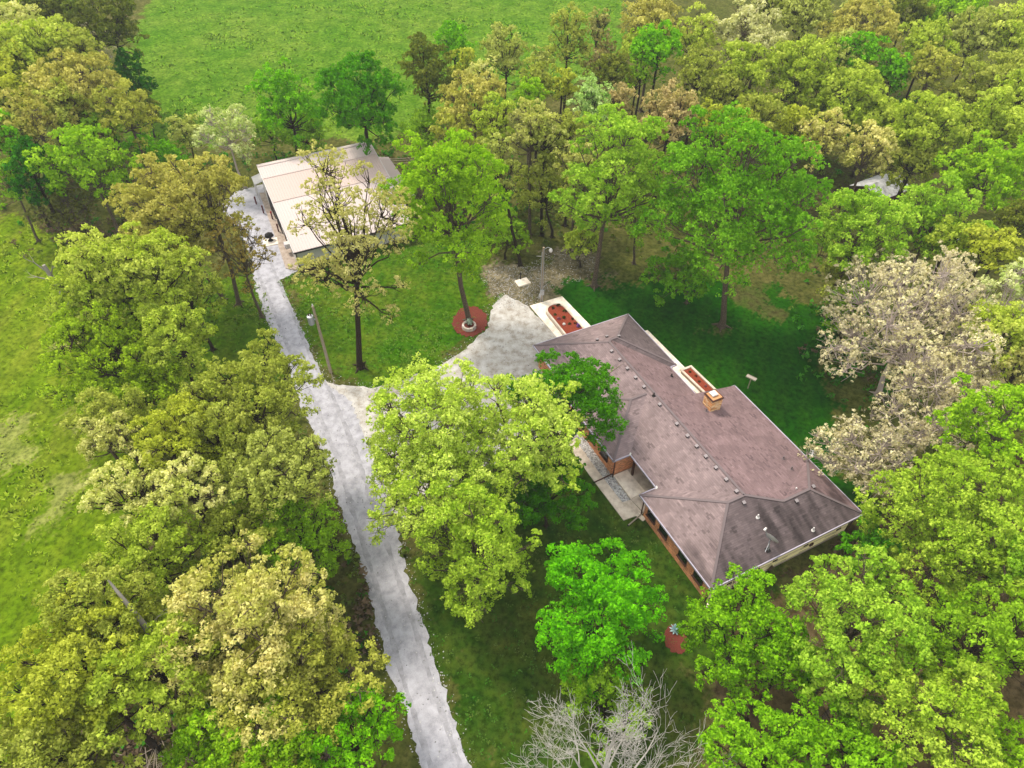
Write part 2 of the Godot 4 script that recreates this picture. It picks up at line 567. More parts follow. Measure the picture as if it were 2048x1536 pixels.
var drive := PackedVector2Array([Vector2(-1.5, -4.0), Vector2(-3.6, -10.0), Vector2(-5.5, -14.3), Vector2(-6.9, -17.4), Vector2(-7.8, -19.2), Vector2(-8.8, -21.4), Vector2(-9.8, -24.2), Vector2(-11.0, -27.3), Vector2(-12.6, -30.8), Vector2(-14.3, -34.4), Vector2(-15.6, -37.8), Vector2(-17.4, -41.4), Vector2(-19.6, -45.2), Vector2(-21.6, -49.6), Vector2(-24.3, -54.8), Vector2(-26.3, -58.5), Vector2(-28.4, -63.1), Vector2(-29.4, -66.4), Vector2(-31.0, -70.3), Vector2(-33.7, -75.1), Vector2(-36.3, -78.6), Vector2(-37.2, -81.0), Vector2(-36.1, -83.6), Vector2(-33.0, -85.6), Vector2(-32.1, -82.6), Vector2(-30.3, -79.2), Vector2(-28.3, -74.4), Vector2(-25.6, -69.3), Vector2(-24.2, -66.8), Vector2(-25.0, -65.2), Vector2(-26.3, -64.4), Vector2(-24.5, -60.9), Vector2(-22.3, -57.3), Vector2(-19.8, -51.7), Vector2(-18.2, -48.5), Vector2(-15.1, -45.9), Vector2(-12.4, -39.8), Vector2(-10.0, -34.5), Vector2(-9.2, -32.2), Vector2(-8.1, -28.0), Vector2(-6.5, -24.2), Vector2(-5.6, -21.6), Vector2(-4.6, -19.4), Vector2(-3.6, -16.6), Vector2(-2.6, -14.3), Vector2(-1.1, -10.0), Vector2(1.2, -4.0)])
var court := PackedVector2Array([Vector2(-19.7, -51.0), Vector2(-18.2, -48.7), Vector2(-16.9, -47.9), Vector2(-13.1, -47.5), Vector2(-10.8, -48.4), Vector2(-7.5, -50.3), Vector2(-5.0, -52.6), Vector2(-3.8, -54.3), Vector2(-2.5, -56.3), Vector2(-2.1, -59.8), Vector2(-0.8, -61.8), Vector2(1.8, -59.8), Vector2(4.8, -54.3), Vector2(6.4, -49.9), Vector2(8.6, -45.9), Vector2(8.4, -42.8), Vector2(5.3, -42.4), Vector2(2.5, -41.5), Vector2(-1.0, -38.8), Vector2(-5.2, -35.6), Vector2(-7.9, -33.0), Vector2(-9.1, -31.6), Vector2(-11.7, -34.5), Vector2(-15.0, -42.2)])


func build_paving() -> void:
	var s := Soup.new()
	s.prism(ragged(court, 0.35, 0.10, 5), 0.0, 0.012)
	structure("gravel_court", s, M.gravel_court, "white gravel parking court between the drive and the house")
	s = Soup.new()
	s.prism(ragged(drive, 0.35, 0.12, 6), 0.0, 0.018)
	structure("driveway", s, M.gravel, "pale grey gravel drive running up to the metal building")
	# compacted wheel tracks on the drive
	var r := RandomNumberGenerator.new()
	r.seed = 71
	for side in [-0.85, 0.85]:
		s = Soup.new()
		var spine := [Vector2(-3.2, -10), Vector2(-4.05, -14.3), Vector2(-6.2, -19.3), Vector2(-8.1, -24.2), Vector2(-10.3, -29.5), Vector2(-12.4, -34.5), Vector2(-14.6, -39.8), Vector2(-17.6, -46.0), Vector2(-20.8, -51.5), Vector2(-24.3, -58.8), Vector2(-27.4, -65.0), Vector2(-30.2, -71.0)]
		var wander := FastNoiseLite.new()
		wander.frequency = 0.9
		var edge_a := PackedVector2Array()
		var edge_b := PackedVector2Array()
		for i in spine.size() - 1:
			var p: Vector2 = spine[i]
			var q: Vector2 = spine[i + 1]
			var across: Vector2 = (q - p).normalized().orthogonal()
			for k in 14:
				var w := 0.10 + 0.3 * absf(wander.get_noise_1d(i + k / 14.0)) + 0.1 * r.randf()
				var mid: Vector2 = p.lerp(q, k / 14.0) + across * float(side)
				edge_a.append(mid + across * w)
				edge_b.append(mid - across * w * r.randf_range(0.5, 1.0))
		edge_b.reverse()
		edge_a.append_array(edge_b)
		s.prism(edge_a, 0.022, 0.022)
		structure("wheel_track", s, M.gravel_worn, "compacted grey wheel track along the gravel drive")
	# loose stones thrown along the gravel's edges
	var stones := Soup.new()
	stones.coloured = true
	for set_ in [[drive, 2600, 0.30], [court, 1600, 0.45]]:
		var line: PackedVector2Array = ragged(set_[0], 0.3, 0.0, 1)
		for k in int(set_[1]):
			var i := r.randi() % line.size()
			var p := line[i].lerp(line[(i + 1) % line.size()], r.randf()) + Vector2(r.randfn(0, set_[2]), r.randfn(0, set_[2]))
			pebble(stones, Vector3(p.x, 0.01, p.y), r.randf_range(0.02, 0.06), r, r.randf_range(0.28, 0.46))
	for k in 9000:
		var p := Vector2(r.randf_range(-38, 9), r.randf_range(-86, -8))
		if Geometry2D.is_point_in_polygon(p, drive) or Geometry2D.is_point_in_polygon(p, court):
			pebble(stones, Vector3(p.x, 0.02, p.y), r.randf_range(0.025, 0.07), r, r.randf_range(0.12, 0.55))
	for k in 4200:
		var p := Vector2(r.randf_range(-4, 10), r.randf_range(-71, -59))
		if Geometry2D.is_point_in_polygon(p, bare_dirt) and r.randf() < (0.9 if p.x < 4.0 else 0.4):
			pebble(stones, Vector3(p.x, 0.01, p.y), r.randf_range(0.025, 0.075), r, r.randf_range(0.24, 0.44))
	var sm: StandardMaterial3D = M.grass.duplicate()
	sm.backlight_enabled = false
	var o := part("gravel", stones, sm)
	stuff(o)
	o.set_meta("label", "loose white stones scattered along the gravel edges")


func pebble(s: Soup, at: Vector3, size: float, r: RandomNumberGenerator, tone: float) -> void:
	s.tint = Color(tone, tone * 0.985, tone * 0.97)
	var a := r.randf() * TAU
	var top := at + Vector3(0, size * 0.6, 0)
	var ring: Array[Vector3] = []
	for k in 5:
		ring.append(at + Vector3(cos(a + k * TAU / 5), 0, sin(a + k * TAU / 5)) * size * r.randf_range(0.7, 1.2))
	for k in 5:
		s.tri(ring[k], ring[(k + 1) % 5], top)


func build_grass() -> void:
	# rough tufts in the meadow, the field and the lawns
	var s := Soup.new()
	s.coloured = true
	var r := RandomNumberGenerator.new()
	r.seed = 404
	var clump := FastNoiseLite.new()
	clump.seed = 8
	clump.frequency = 0.06
	for set_ in [[meadow, 7000, 0.24, Color8(102, 154, 24), Color8(140, 168, 56)], [field, 7000, 0.16, Color8(124, 160, 24), Color8(156, 172, 60)], [lawn_barn, 3000, 0.10, Color8(80, 140, 30), Color8(126, 140, 60)], [lawn_front, 3200, 0.10, Color8(66, 116, 30), Color8(112, 116, 60)], [lawn_drive, 1300, 0.12, Color8(98, 146, 34), Color8(130, 140, 60)]]:
		var line: PackedVector2Array = set_[0]
		var lo := line[0]
		var hi := line[0]
		for p in line:
			lo = lo.min(p)
			hi = hi.max(p)
		lo = lo.max(Vector2(-110, -190))
		hi = hi.min(Vector2(60, -8))
		var c1: Color = set_[3].srgb_to_linear() * 0.72
		var c2: Color = set_[4].srgb_to_linear() * 0.72
		for k in int(set_[1]):
			var p := Vector2(r.randf_range(lo.x, hi.x), r.randf_range(lo.y, hi.y))
			if not Geometry2D.is_point_in_polygon(p, line):
				continue
			var thick := clump.get_noise_2d(p.x, p.y)
			if thick < r.randf_range(-0.5, 0.35):
				continue
			var tall: float = set_[2] * r.randf_range(0.6, 1.5) * (1.0 + maxf(thick, 0.0))
			var q := c1.lerp(c2, clampf(r.randf() * 0.7 + thick * 0.5, 0, 1)) * r.randf_range(0.85, 1.15)
			s.tint = Color(q.r, q.g, q.b)
			var spread := tall * 0.9 + 0.08
			for b in 6:
				var a := r.randf() * TAU
				var root := Vector3(p.x + r.randfn(0, spread * 0.6), 0.0, p.y + r.randfn(0, spread * 0.6))
				var side := Vector3(cos(a), 0, sin(a)) * (0.05 + spread * 0.16)
				# the blade leans away from its upper face
				var tip := root + Vector3(-sin(a) * r.randf_range(0.4, 0.9) + r.randfn(0, 0.15), 0.75, cos(a) * r.randf_range(0.4, 0.9) + r.randfn(0, 0.15)) * tall
				var first := s.v.size()
				if (tip - root - side).cross(side * -2.0).y > 0.0:
					s.tri(root + side, root - side, tip)
				else:
					s.tri(root - side, root + side, tip)
				for e in 3:
					s.n[first + e] = (s.n[first + e] * 0.4 + Vector3(0, 0.9, 0)).normalized()
	var o := part("grass", s, M.grass)
	stuff(o)
	o.set_meta("label", "rough grass tufts of the meadow, the field and the lawns")


func build_undergrowth() -> void:
	# leafy brush and twigs on the woodland floor
	var s := Soup.new()
	s.coloured = true
	var r := RandomNumberGenerator.new()
	r.seed = 515
	var patches := [[-17, -28, 7, 14, 520, 0], [-24, -22, 7, 9, 360, 0], [-14, -17, 6, 6, 300, 2], [-24.4, -15.3, 2.6, 3.0, 200, 2], [-22, -37, 5, 5, 160, 0], [60, -107, 9, 5, 620, 1], [52, -101, 6, 4, 200, 1], [8, -82, 14, 12, 420, 0], [36, -90, 16, 14, 420, 0], [-58, -92, 10, 16, 420, 0], [62, -90, 12, 10, 300, 0], [-25, -92, 12, 3, 260, 1], [-44, -88, 6, 5, 200, 1], [32, -28, 10, 8, 200, 2], [34, -52, 5, 8, 200, 1], [44, -70, 9, 8, 200, 0], [-2, -81, 6, 6, 200, 1], [-52, -74, 6, 4, 140, 2], [-10.5, -28, 1.2, 8, 160, 2]]
	for q in patches:
		for k in int(q[4]):
			var p := Vector3(q[0] + r.randfn(0, 0.5) * q[2], 0, q[1] + r.randfn(0, 0.5) * q[3])
			if Geometry2D.is_point_in_polygon(Vector2(p.x, p.z), drive) or Geometry2D.is_point_in_polygon(Vector2(p.x, p.z), meadow):
				continue
			var size := r.randf_range(0.22, 0.55)
			p.y = size * r.randf_range(0.2, 1.2)
			var which: int = q[5] if r.randf() < 0.75 else r.randi() % 3
			var c: Color = [lin(128, 150, 66), lin(86, 158, 46), lin(134, 116, 92)][which] * r.randf_range(0.45, 0.8)
			tuft(s, p, Vector3(r.randfn(0, 0.4), 1, r.randfn(0, 0.4)), size, Color(c.r, c.g, c.b), r)
	var o := part("undergrowth", s, M.leaf)
	stuff(o)
	o.set_meta("label", "low brush and leaf litter on the woodland floor")


# ---------------------------------------------------------------- trees

func make_templates() -> void:
	var r := RandomNumberGenerator.new()
	r.seed = 2024
	for kind in 10:
		var v := PackedVector3Array()
		var n := PackedVector3Array()
		for k in 11:
			var d := Vector3(r.randfn(), absf(r.randfn()) * 0.8 + 0.05, r.randfn()).normalized()
			var at := d * r.randf_range(0.35, 0.95)
			var face := (d + Vector3(r.randfn(), r.randfn(), r.randfn()) * 0.45).normalized()
			var x := face.cross(Vector3(r.randfn(), r.randfn(), r.randfn())).normalized()
			var y := face.cross(x)
			var size := r.randf_range(0.24, 0.60)
			v.append(at + x * size)
			v.append(at - x * size * 0.6 - y * size * 0.66)
			v.append(at - x * size * 0.55 + y * size * 0.72)
			var m := (face + d * 0.6).normalized()
			n.append(m); n.append(m); n.append(m)
		templates.append(v)
		template_normals.append(n)


func tuft(s: Soup, at: Vector3, up: Vector3, size: float, c: Color, r: RandomNumberGenerator) -> void:
	var y := up.normalized()
	var x := y.cross(Vector3(r.randf() - 0.5, r.randf() - 0.5, r.randf() - 0.5)).normalized()
	var turn := Basis(x, y, x.cross(y))
	var k := r.randi() % templates.size()
	s.v.append_array(Transform3D(turn * size, at) * (templates[k] as PackedVector3Array))
	s.n.append_array(Transform3D(turn, Vector3.ZERO) * (template_normals[k] as PackedVector3Array))
	var tint := PackedColorArray()
	tint.resize(33)
	tint.fill(c)
	s.c.append_array(tint)


# name: two leaf colours (sRGB as seen in full light), fill, bark, twigginess
var styles := {
	"lime": [[186, 202, 80], [154, 178, 50], 1.0, "bark_dark", 0.2], "limepale": [[202, 212, 98], [164, 186, 52], 0.9, "bark_dark", 0.3],
	"limelight": [[208, 224, 108], [172, 200, 56], 0.85, "bark_grey", 0.4], "limegreen": [[172, 204, 70], [136, 180, 44], 0.95, "bark_grey", 0.2],
	"yellowlime": [[182, 206, 74], [148, 182, 46], 0.95, "bark_grey", 0.25], "yellow": [[192, 200, 76], [162, 174, 50], 0.95, "bark_dark", 0.2],
	"olive": [[180, 188, 86], [150, 164, 58], 0.95, "bark_dark", 0.3], "darkolive": [[128, 136, 52], [96, 112, 38], 1.0, "bark_dark", 0.3],
	"tan": [[200, 194, 104], [166, 166, 72], 0.85, "bark_grey", 0.5], "tanolive": [[188, 190, 88], [156, 164, 60], 0.9, "bark_grey", 0.4],
	"creamtan": [[220, 212, 138], [182, 186, 84], 0.9, "bark_grey", 0.4], "cream": [[226, 224, 150], [184, 194, 88], 0.95, "bark_dark", 0.3],
	"creamgrey": [[222, 220, 168], [182, 186, 114], 0.95, "bark_grey", 0.4], "pale": [[212, 212, 132], [178, 184, 86], 0.85, "bark_grey", 0.4],
	"tanpale": [[206, 200, 130], [176, 176, 90], 0.34, "bark_dark", 0.5], "sage": [[190, 198, 106], [156, 168, 70], 0.85, "bark_dark", 0.4],
	"mint": [[192, 216, 136], [148, 190, 84], 0.9, "bark_dark", 0.3], "greyolive": [[184, 180, 110], [154, 156, 78], 0.65, "bark_dark", 0.5],
	"greytan": [[192, 178, 118], [160, 152, 84], 0.55, "bark_grey", 0.6], "brown": [[206, 188, 138], [176, 164, 98], 0.9, "bark_dark", 0.4],
	"green": [[154, 192, 52], [124, 166, 32], 0.7, "bark_dark", 0.3], "fresh": [[148, 198, 40], [116, 170, 22], 1.0, "bark_dark", 0.3],
	"airy": [[166, 194, 48], [138, 168, 32], 0.6, "bark_dark", 0.5],
	"vivid": [[134, 196, 30], [102, 166, 16], 1.0, "bark_dark", 0.1], "vividlime": [[164, 202, 48], [130, 176, 26], 1.0, "bark_grey", 0.15],
	"brightmaple": [[124, 204, 28], [92, 172, 14], 0.9, "bark_dark", 0.1], "deepgreen": [[96, 160, 24], [70, 134, 14], 1.05, "bark_dark", 0.1],
	"dark": [[64, 128, 24], [46, 100, 18], 1.05, "bark_dark", 0.1], "emerald": [[132, 184, 46], [96, 154, 26], 0.8, "bark_grey", 0.25],
	"bloom": [[230, 224, 180], [196, 186, 152], 0.24, "bark_pale", 1.0], "bloomgreen": [[220, 224, 166], [176, 196, 104], 0.5, "bark_pale", 0.7],
	"bloomgrey": [[210, 206, 170], [170, 166, 122], 0.35, "bark_pale", 1.0], "sparse_tan": [[186, 166, 86], [156, 140, 66], 0.28, "bark_grey", 1.0],
	"sparse_brown": [[186, 156, 90], [160, 134, 74], 0.08, "bark_grey", 0.3], "sparse_dark": [[126, 130, 58], [98, 102, 50], 0.35, "bark_grey", 1.0]}


func arc(a: Vector3, b: Vector3, sag: float, cuts: int, r: RandomNumberGenerator, wobble: float) -> Array:
	var out := []
	for k in cuts + 1:
		var w := k / float(cuts)
		var p := a.lerp(b, w) + Vector3.UP * sag * sin(w * PI) * -1.0
		if k > 0 and k < cuts:
			p += Vector3(r.randfn(0, wobble), r.randfn(0, wobble), r.randfn(0, wobble))
		out.append(p)
	return out


func _tree(called: String, style: String, x: float, z: float, tall: float, wide: float, deep: float, off: float, label: String) -> void:
	tree_seed += 1
	var r := RandomNumberGenerator.new()
	r.seed = tree_seed * 7919
	var look: Array = styles[style]
	var kind := called.replace("_", " ")
	var root := thing(called, label, "tree", Vector3(x, 0, z), 0.0, kind.replace(" tree", "") + " trees around the house" if called != "shrub_tree" else "small understory trees")
	var away := Vector3(x, tall - 48.0, z).length()
	var gap := clampf(away * 0.00505, 0.265, 0.76)
	var fill: float = look[2]
	var twiggy: float = look[4]
	var centre := Vector3(off, tall - deep, 0)
	var c1 := lin(look[0][0], look[0][1], look[0][2])
	var c2 := lin(look[1][0], look[1][1], look[1][2])
	# lobes of the crown, large ones first, then smaller ones that break the outline
	var lobes: Array = []
	var count := int(clampf(6.0 + wide * 1.5, 8, 15))
	var spin := r.randf() * TAU
	for i in count:
		var y := 1.0 - (i + 0.5) / count * 1.5
		var ring := sqrt(maxf(0.0, 1.0 - y * y))
		var a := spin + i * 2.39996 + r.randfn(0, 0.35)
		var d := Vector3(cos(a) * ring, y, sin(a) * ring)
		var size := wide * r.randf_range(0.27, 0.44)
		var reach := r.randf_range(0.82, 1.10)
		var lift := minf(size * 0.9, deep * 0.5)
		lobes.append([centre + Vector3(d.x * maxf(wide - size, wide * 0.4), d.y * maxf(deep - lift, deep * 0.35), d.z * maxf(wide - size, wide * 0.4)) * reach, size, clampf(lift / size, 0.55, 0.95), r.randf()])
	for i in int(count * 0.8):
		var d := Vector3(r.randfn(), r.randfn() * 0.8 + 0.1, r.randfn()).normalized()
		var size := wide * r.randf_range(0.14, 0.24)
		lobes.append([centre + Vector3(d.x * wide, d.y * deep, d.z * wide) * r.randf_range(0.78, 1.02), size, 0.85, r.randf()])
	lobes.append([centre, wide * 0.5, clampf(deep / wide, 0.5, 1.3), r.randf()])
	# leaves: every lobe carries sprays, every spray its tufts
	var crown := Soup.new()
	var twigs := Soup.new()
	for lobe in lobes:
		var at: Vector3 = lobe[0]
		var size: float = lobe[1]
		var squash: float = lobe[2]
		var tone: float = lobe[3]
		var tips := fill * 7.0 * size * size / (gap * gap)
		var sprays := int(7.0 + size * size * 4.2)
		for j in sprays:
			var d0 := Vector3(r.randfn(), r.randfn() + 0.55, r.randfn()).normalized()
			var mid := at + Vector3(d0.x, d0.y * squash, d0.z) * size * r.randf_range(0.60, 1.0)
			var hidden := false
			for other in lobes:
				var q: Vector3 = mid - other[0]
				q.y /= other[2]
				if q.length_squared() < other[1] * other[1] * 0.40:
					hidden = true
					break
			if hidden:
				continue
			var spread := maxf(size * 0.30, gap * 0.8)
			var tint := clampf(tone * 0.55 + r.randf() * 0.6 - 0.05, 0.0, 1.0)
			if r.randf() < twiggy * 0.8:
				twigs.tube(arc(at - Vector3(0, size * 0.2, 0), mid, size * 0.08, 3, r, size * 0.05), [0.05 + size * 0.008, 0.04, 0.03, 0.015], 3, false)
			for k in int(tips / sprays + r.randf()):
				var e := Vector3(r.randfn(), r.randfn() * 0.7 + 0.25, r.randfn()).normalized()
				var p := mid + Vector3(e.x, e.y * 0.7, e.z) * spread * (0.2 + 0.95 * r.randf())
				var c := c1.lerp(c2, clampf(tint + r.randfn(0, 0.18), 0.0, 1.0)) * r.randf_range(0.88, 1.14)
				var big := gap * r.randf_range(0.42, 1.02)
				tuft(crown, p, (p - at).normalized() + e * 0.5 + Vector3(0, 1.1, 0), big, Color(c.r, c.g, c.b), r)
				if r.randf() < twiggy * 0.25:
					twigs.tube([mid - Vector3(0, spread * 0.4, 0), p], [0.02, 0.01], 3, false)
	# trunk and limbs
	var trunk := Soup.new()
	var thick := 0.0095 * tall + 0.014 * wide
	var fork := Vector3(off * 0.55 + r.randfn(0, 0.15), maxf(tall - deep * 1.55, tall * 0.32), r.randfn(0, 0.2))
	var bend := Vector3(r.randfn(0, 0.12), 0, r.randfn(0, 0.12))
	trunk.tube([Vector3(0, -0.1, 0), Vector3(0, 0.25, 0), Vector3(0, 0.9, 0) + bend * 0.3, fork * 0.5 + bend, fork, fork.lerp(centre, 0.6), centre + Vector3(0, deep * 0.3, 0)], [thick * 1.7, thick * 1.25, thick, thick * 0.85, thick * 0.72, thick * 0.42, thick * 0.12], 8, false)
	for k in 4:
		var a := spin + k * TAU / 4.0
		trunk.tube([Vector3(0, 0.35, 0), Vector3(cos(a), 0.12, sin(a)) * thick * 2.2, Vector3(cos(a), -0.02, sin(a)) * thick * 3.4], [thick * 0.5, thick * 0.32, thick * 0.1], 4, false)
	for lobe in lobes:
		var to: Vector3 = lobe[0]
		var start := fork.lerp(centre, clampf((to.y - fork.y) / maxf(deep * 1.6, 0.5) * 0.5, 0.0, 0.7))
		var wide_ := thick * 0.42
		twigs.tube(arc(start, to, lobe[1] * 0.25, 4, r, wide * 0.03), [wide_, wide_ * 0.8, wide_ * 0.62, wide_ * 0.45, wide_ * 0.25], 5, false)
		for k in int(5 + twiggy * 5):
			var d := Vector3(r.randfn(), r.randfn() + 0.4, r.randfn()).normalized()
			var out: Vector3 = to + Vector3(d.x, d.y * lobe[2], d.z) * lobe[1] * 0.85
			twigs.tube(arc(start.lerp(to, r.randf_range(0.6, 1.0)), out, lobe[1] * 0.1, 3, r, 0.06), [wide_ * 0.3, wide_ * 0.24, wide_ * 0.17, 0.015], 3, false)
	var bark: Material = M[look[3]]
	part("trunk", trunk, bark, root)
	stuff(part("branches", twigs, bark, root))
	part("crown", crown, M.leaf, root)


func grow(s: Soup, r: RandomNumberGenerator, at: Vector3, dir: Vector3, length: float, thick: float, depth: int) -> void:
	var path := [at]
	var radii := [thick]
	var p := at
	var d := dir
	var cuts := 4 if depth > 1 else 3
	for k in cuts:
		d = (d + Vector3(r.randfn(0, 0.12), r.randfn(0, 0.08) + 0.03, r.randfn(0, 0.12))).normalized()
		p += d * length / cuts
		path.append(p)
		var now := thick * (1.0 - 0.8 * (k + 1) / cuts)
		radii.append(maxf(now, 0.007))
		if depth > 0 and k > 0:
			for q in 2:
				var side := d.cross(Vector3(r.randfn(), r.randfn(), r.randfn())).normalized()
				grow(s, r, p, (d * 0.8 + side * r.randf_range(0.45, 0.8) + Vector3(0, 0.18, 0)).normalized(), length * r.randf_range(0.36, 0.6), maxf(now * 0.66, 0.012), depth - 1)
	s.tube(path, radii, 5 if depth > 1 else 3, false)


func build_bare_tree() -> void:
	var r := RandomNumberGenerator.new()
	r.seed = 31
	var o := thing("bare_tree", "leafless pale grey dead tree standing on the front lawn", "tree", Vector3(5.0, 0, -12.2))
	var s := Soup.new()
	s.tube([Vector3(0, -0.1, 0), Vector3(0.02, 1.0, 0), Vector3(0.0, 3.0, 0.05), Vector3(0.03, 5.0, -0.1), Vector3(0.0, 7.5, -0.2), Vector3(0.06, 10.2, -0.4)], [0.34, 0.26, 0.23, 0.19, 0.12, 0.03], 9, false)
	part("trunk", s, M.bark_dead, o)
	# x lean, z lean, start height, length, thickness
	for a in [[-0.85, 0.1, 1.8, 5.6, 0.11], [-0.75, -0.4, 2.2, 5.4, 0.11], [-0.95, 0.3, 2.6, 4.6, 0.09], [-0.5, 0.35, 2.4, 4.8, 0.09], [0.8, 0.15, 1.9, 5.6, 0.11], [0.9, -0.25, 2.4, 5.2, 0.10], [0.6, 0.4, 2.6, 4.6, 0.09], [1.0, 0.1, 3.0, 4.2, 0.08], [-0.35, -0.5, 4.4, 4.2, 0.08], [0.4, -0.4, 4.8, 4.0, 0.08], [-0.45, 0.2, 5.6, 3.6, 0.07], [0.4, 0.2, 6.0, 3.4, 0.07], [-0.3, -0.2, 7.0, 2.9, 0.06], [0.3, -0.15, 7.4, 2.7, 0.06], [0.05, -0.4, 8.2, 2.2, 0.05]]:
		s = Soup.new()
		var dir := Vector3(a[0], 0.85 + a[2] * 0.05, a[1]).normalized()
		grow(s, r, Vector3(0.02, a[2], -0.04 * a[2]), dir, a[3], a[4], 3)
		part("limb", s, M.bark_dead, o)


func build_dead_wood() -> void:
	var r := RandomNumberGenerator.new()
	r.seed = 9
	var o := thing("dead_snag", "grey broken dead tree with forked bare tips at the field edge", "dead tree", Vector3(-43.6, 0, -55.6))
	var s := Soup.new()
	s.tube([Vector3(0, -0.1, 0), Vector3(-0.3, 3.0, 0), Vector3(-0.7, 6.0, -0.1), Vector3(-1.0, 8.2, -0.2)], [0.36, 0.30, 0.26, 0.16], 8)
	part("trunk", s, M.bark_snag, o)
	for a in [[Vector3(-0.9, 7.6, -0.1), Vector3(-0.7, 0.9, 0)], [Vector3(-0.8, 7.0, -0.1), Vector3(0.8, 0.9, 0.1)], [Vector3(-0.9, 6.6, -0.1), Vector3(-0.9, 0.3, 0.2)]]:
		s = Soup.new()
		grow(s, r, a[0], (a[1] as Vector3).normalized(), 1.9, 0.12, 1)
		part("limb", s, M.bark_snag, o)
	o = thing("fallen_snag", "pale weathered broken trunk half hidden in the low green field tree", "dead tree", Vector3(-36.5, 0, -47.0))
	s = Soup.new()
	s.tube([Vector3(0, -0.1, 0), Vector3(-0.4, 3.5, 0), Vector3(-1.0, 6.8, -0.6), Vector3(-2.0, 8.6, -1.0)], [0.42, 0.36, 0.30, 0.14], 8)
	part("trunk", s, M.bark_snag, o)
	for a in [[Vector3(-1.1, 6.9, -0.6), Vector3(-1, 0.2, 0.4)], [Vector3(-0.8, 5.8, -0.4), Vector3(0.6, 0.8, -0.4)]]:
		s = Soup.new()
		grow(s, r, a[0], (a[1] as Vector3).normalized(), 2.0, 0.12, 1)
		part("limb", s, M.bark_snag, o)
	o = thing("leaning_snag", "long pale dead trunk leaning out between the lower oaks toward the field", "dead tree", Vector3(-17.6, 0, -15.4))
	s = Soup.new()
	s.tube([Vector3(0, -0.1, 0), Vector3(-0.6, 6.0, -0.8), Vector3(-1.6, 11.0, -1.9), Vector3(-2.5, 13.4, -2.7), Vector3(-3.4, 14.7, -3.5)], [0.30, 0.26, 0.2, 0.13, 0.05], 8)
	part("trunk", s, M.bark_snag, o)
	s = Soup.new()
	grow(s, r, Vector3(-1.9, 11.8, -2.2), Vector3(0.5, 0.6, -0.5).normalized(), 1.3, 0.06, 1)
	part("limb", s, M.bark_snag, o)
	o = thing("brush_pile", "heap of dry grey twigs under the oaks near the bottom left", "brush pile", Vector3(-22.6, 0, -13.5))
	s = Soup.new()
	for k in 90:
		var a := r.randf() * TAU
		var p := Vector3(r.randfn(0, 1.1), r.randf() * 0.5, r.randfn(0, 1.2))
		var d := Vector3(cos(a), r.randfn(0, 0.25), sin(a)) * r.randf_range(0.6, 1.5)
		s.tube([p - d, p + Vector3(0, 0.08, 0), p + d], [0.025, 0.03, 0.012], 3, false)
	stuff(part("twigs", s, M.wood_grey, o))


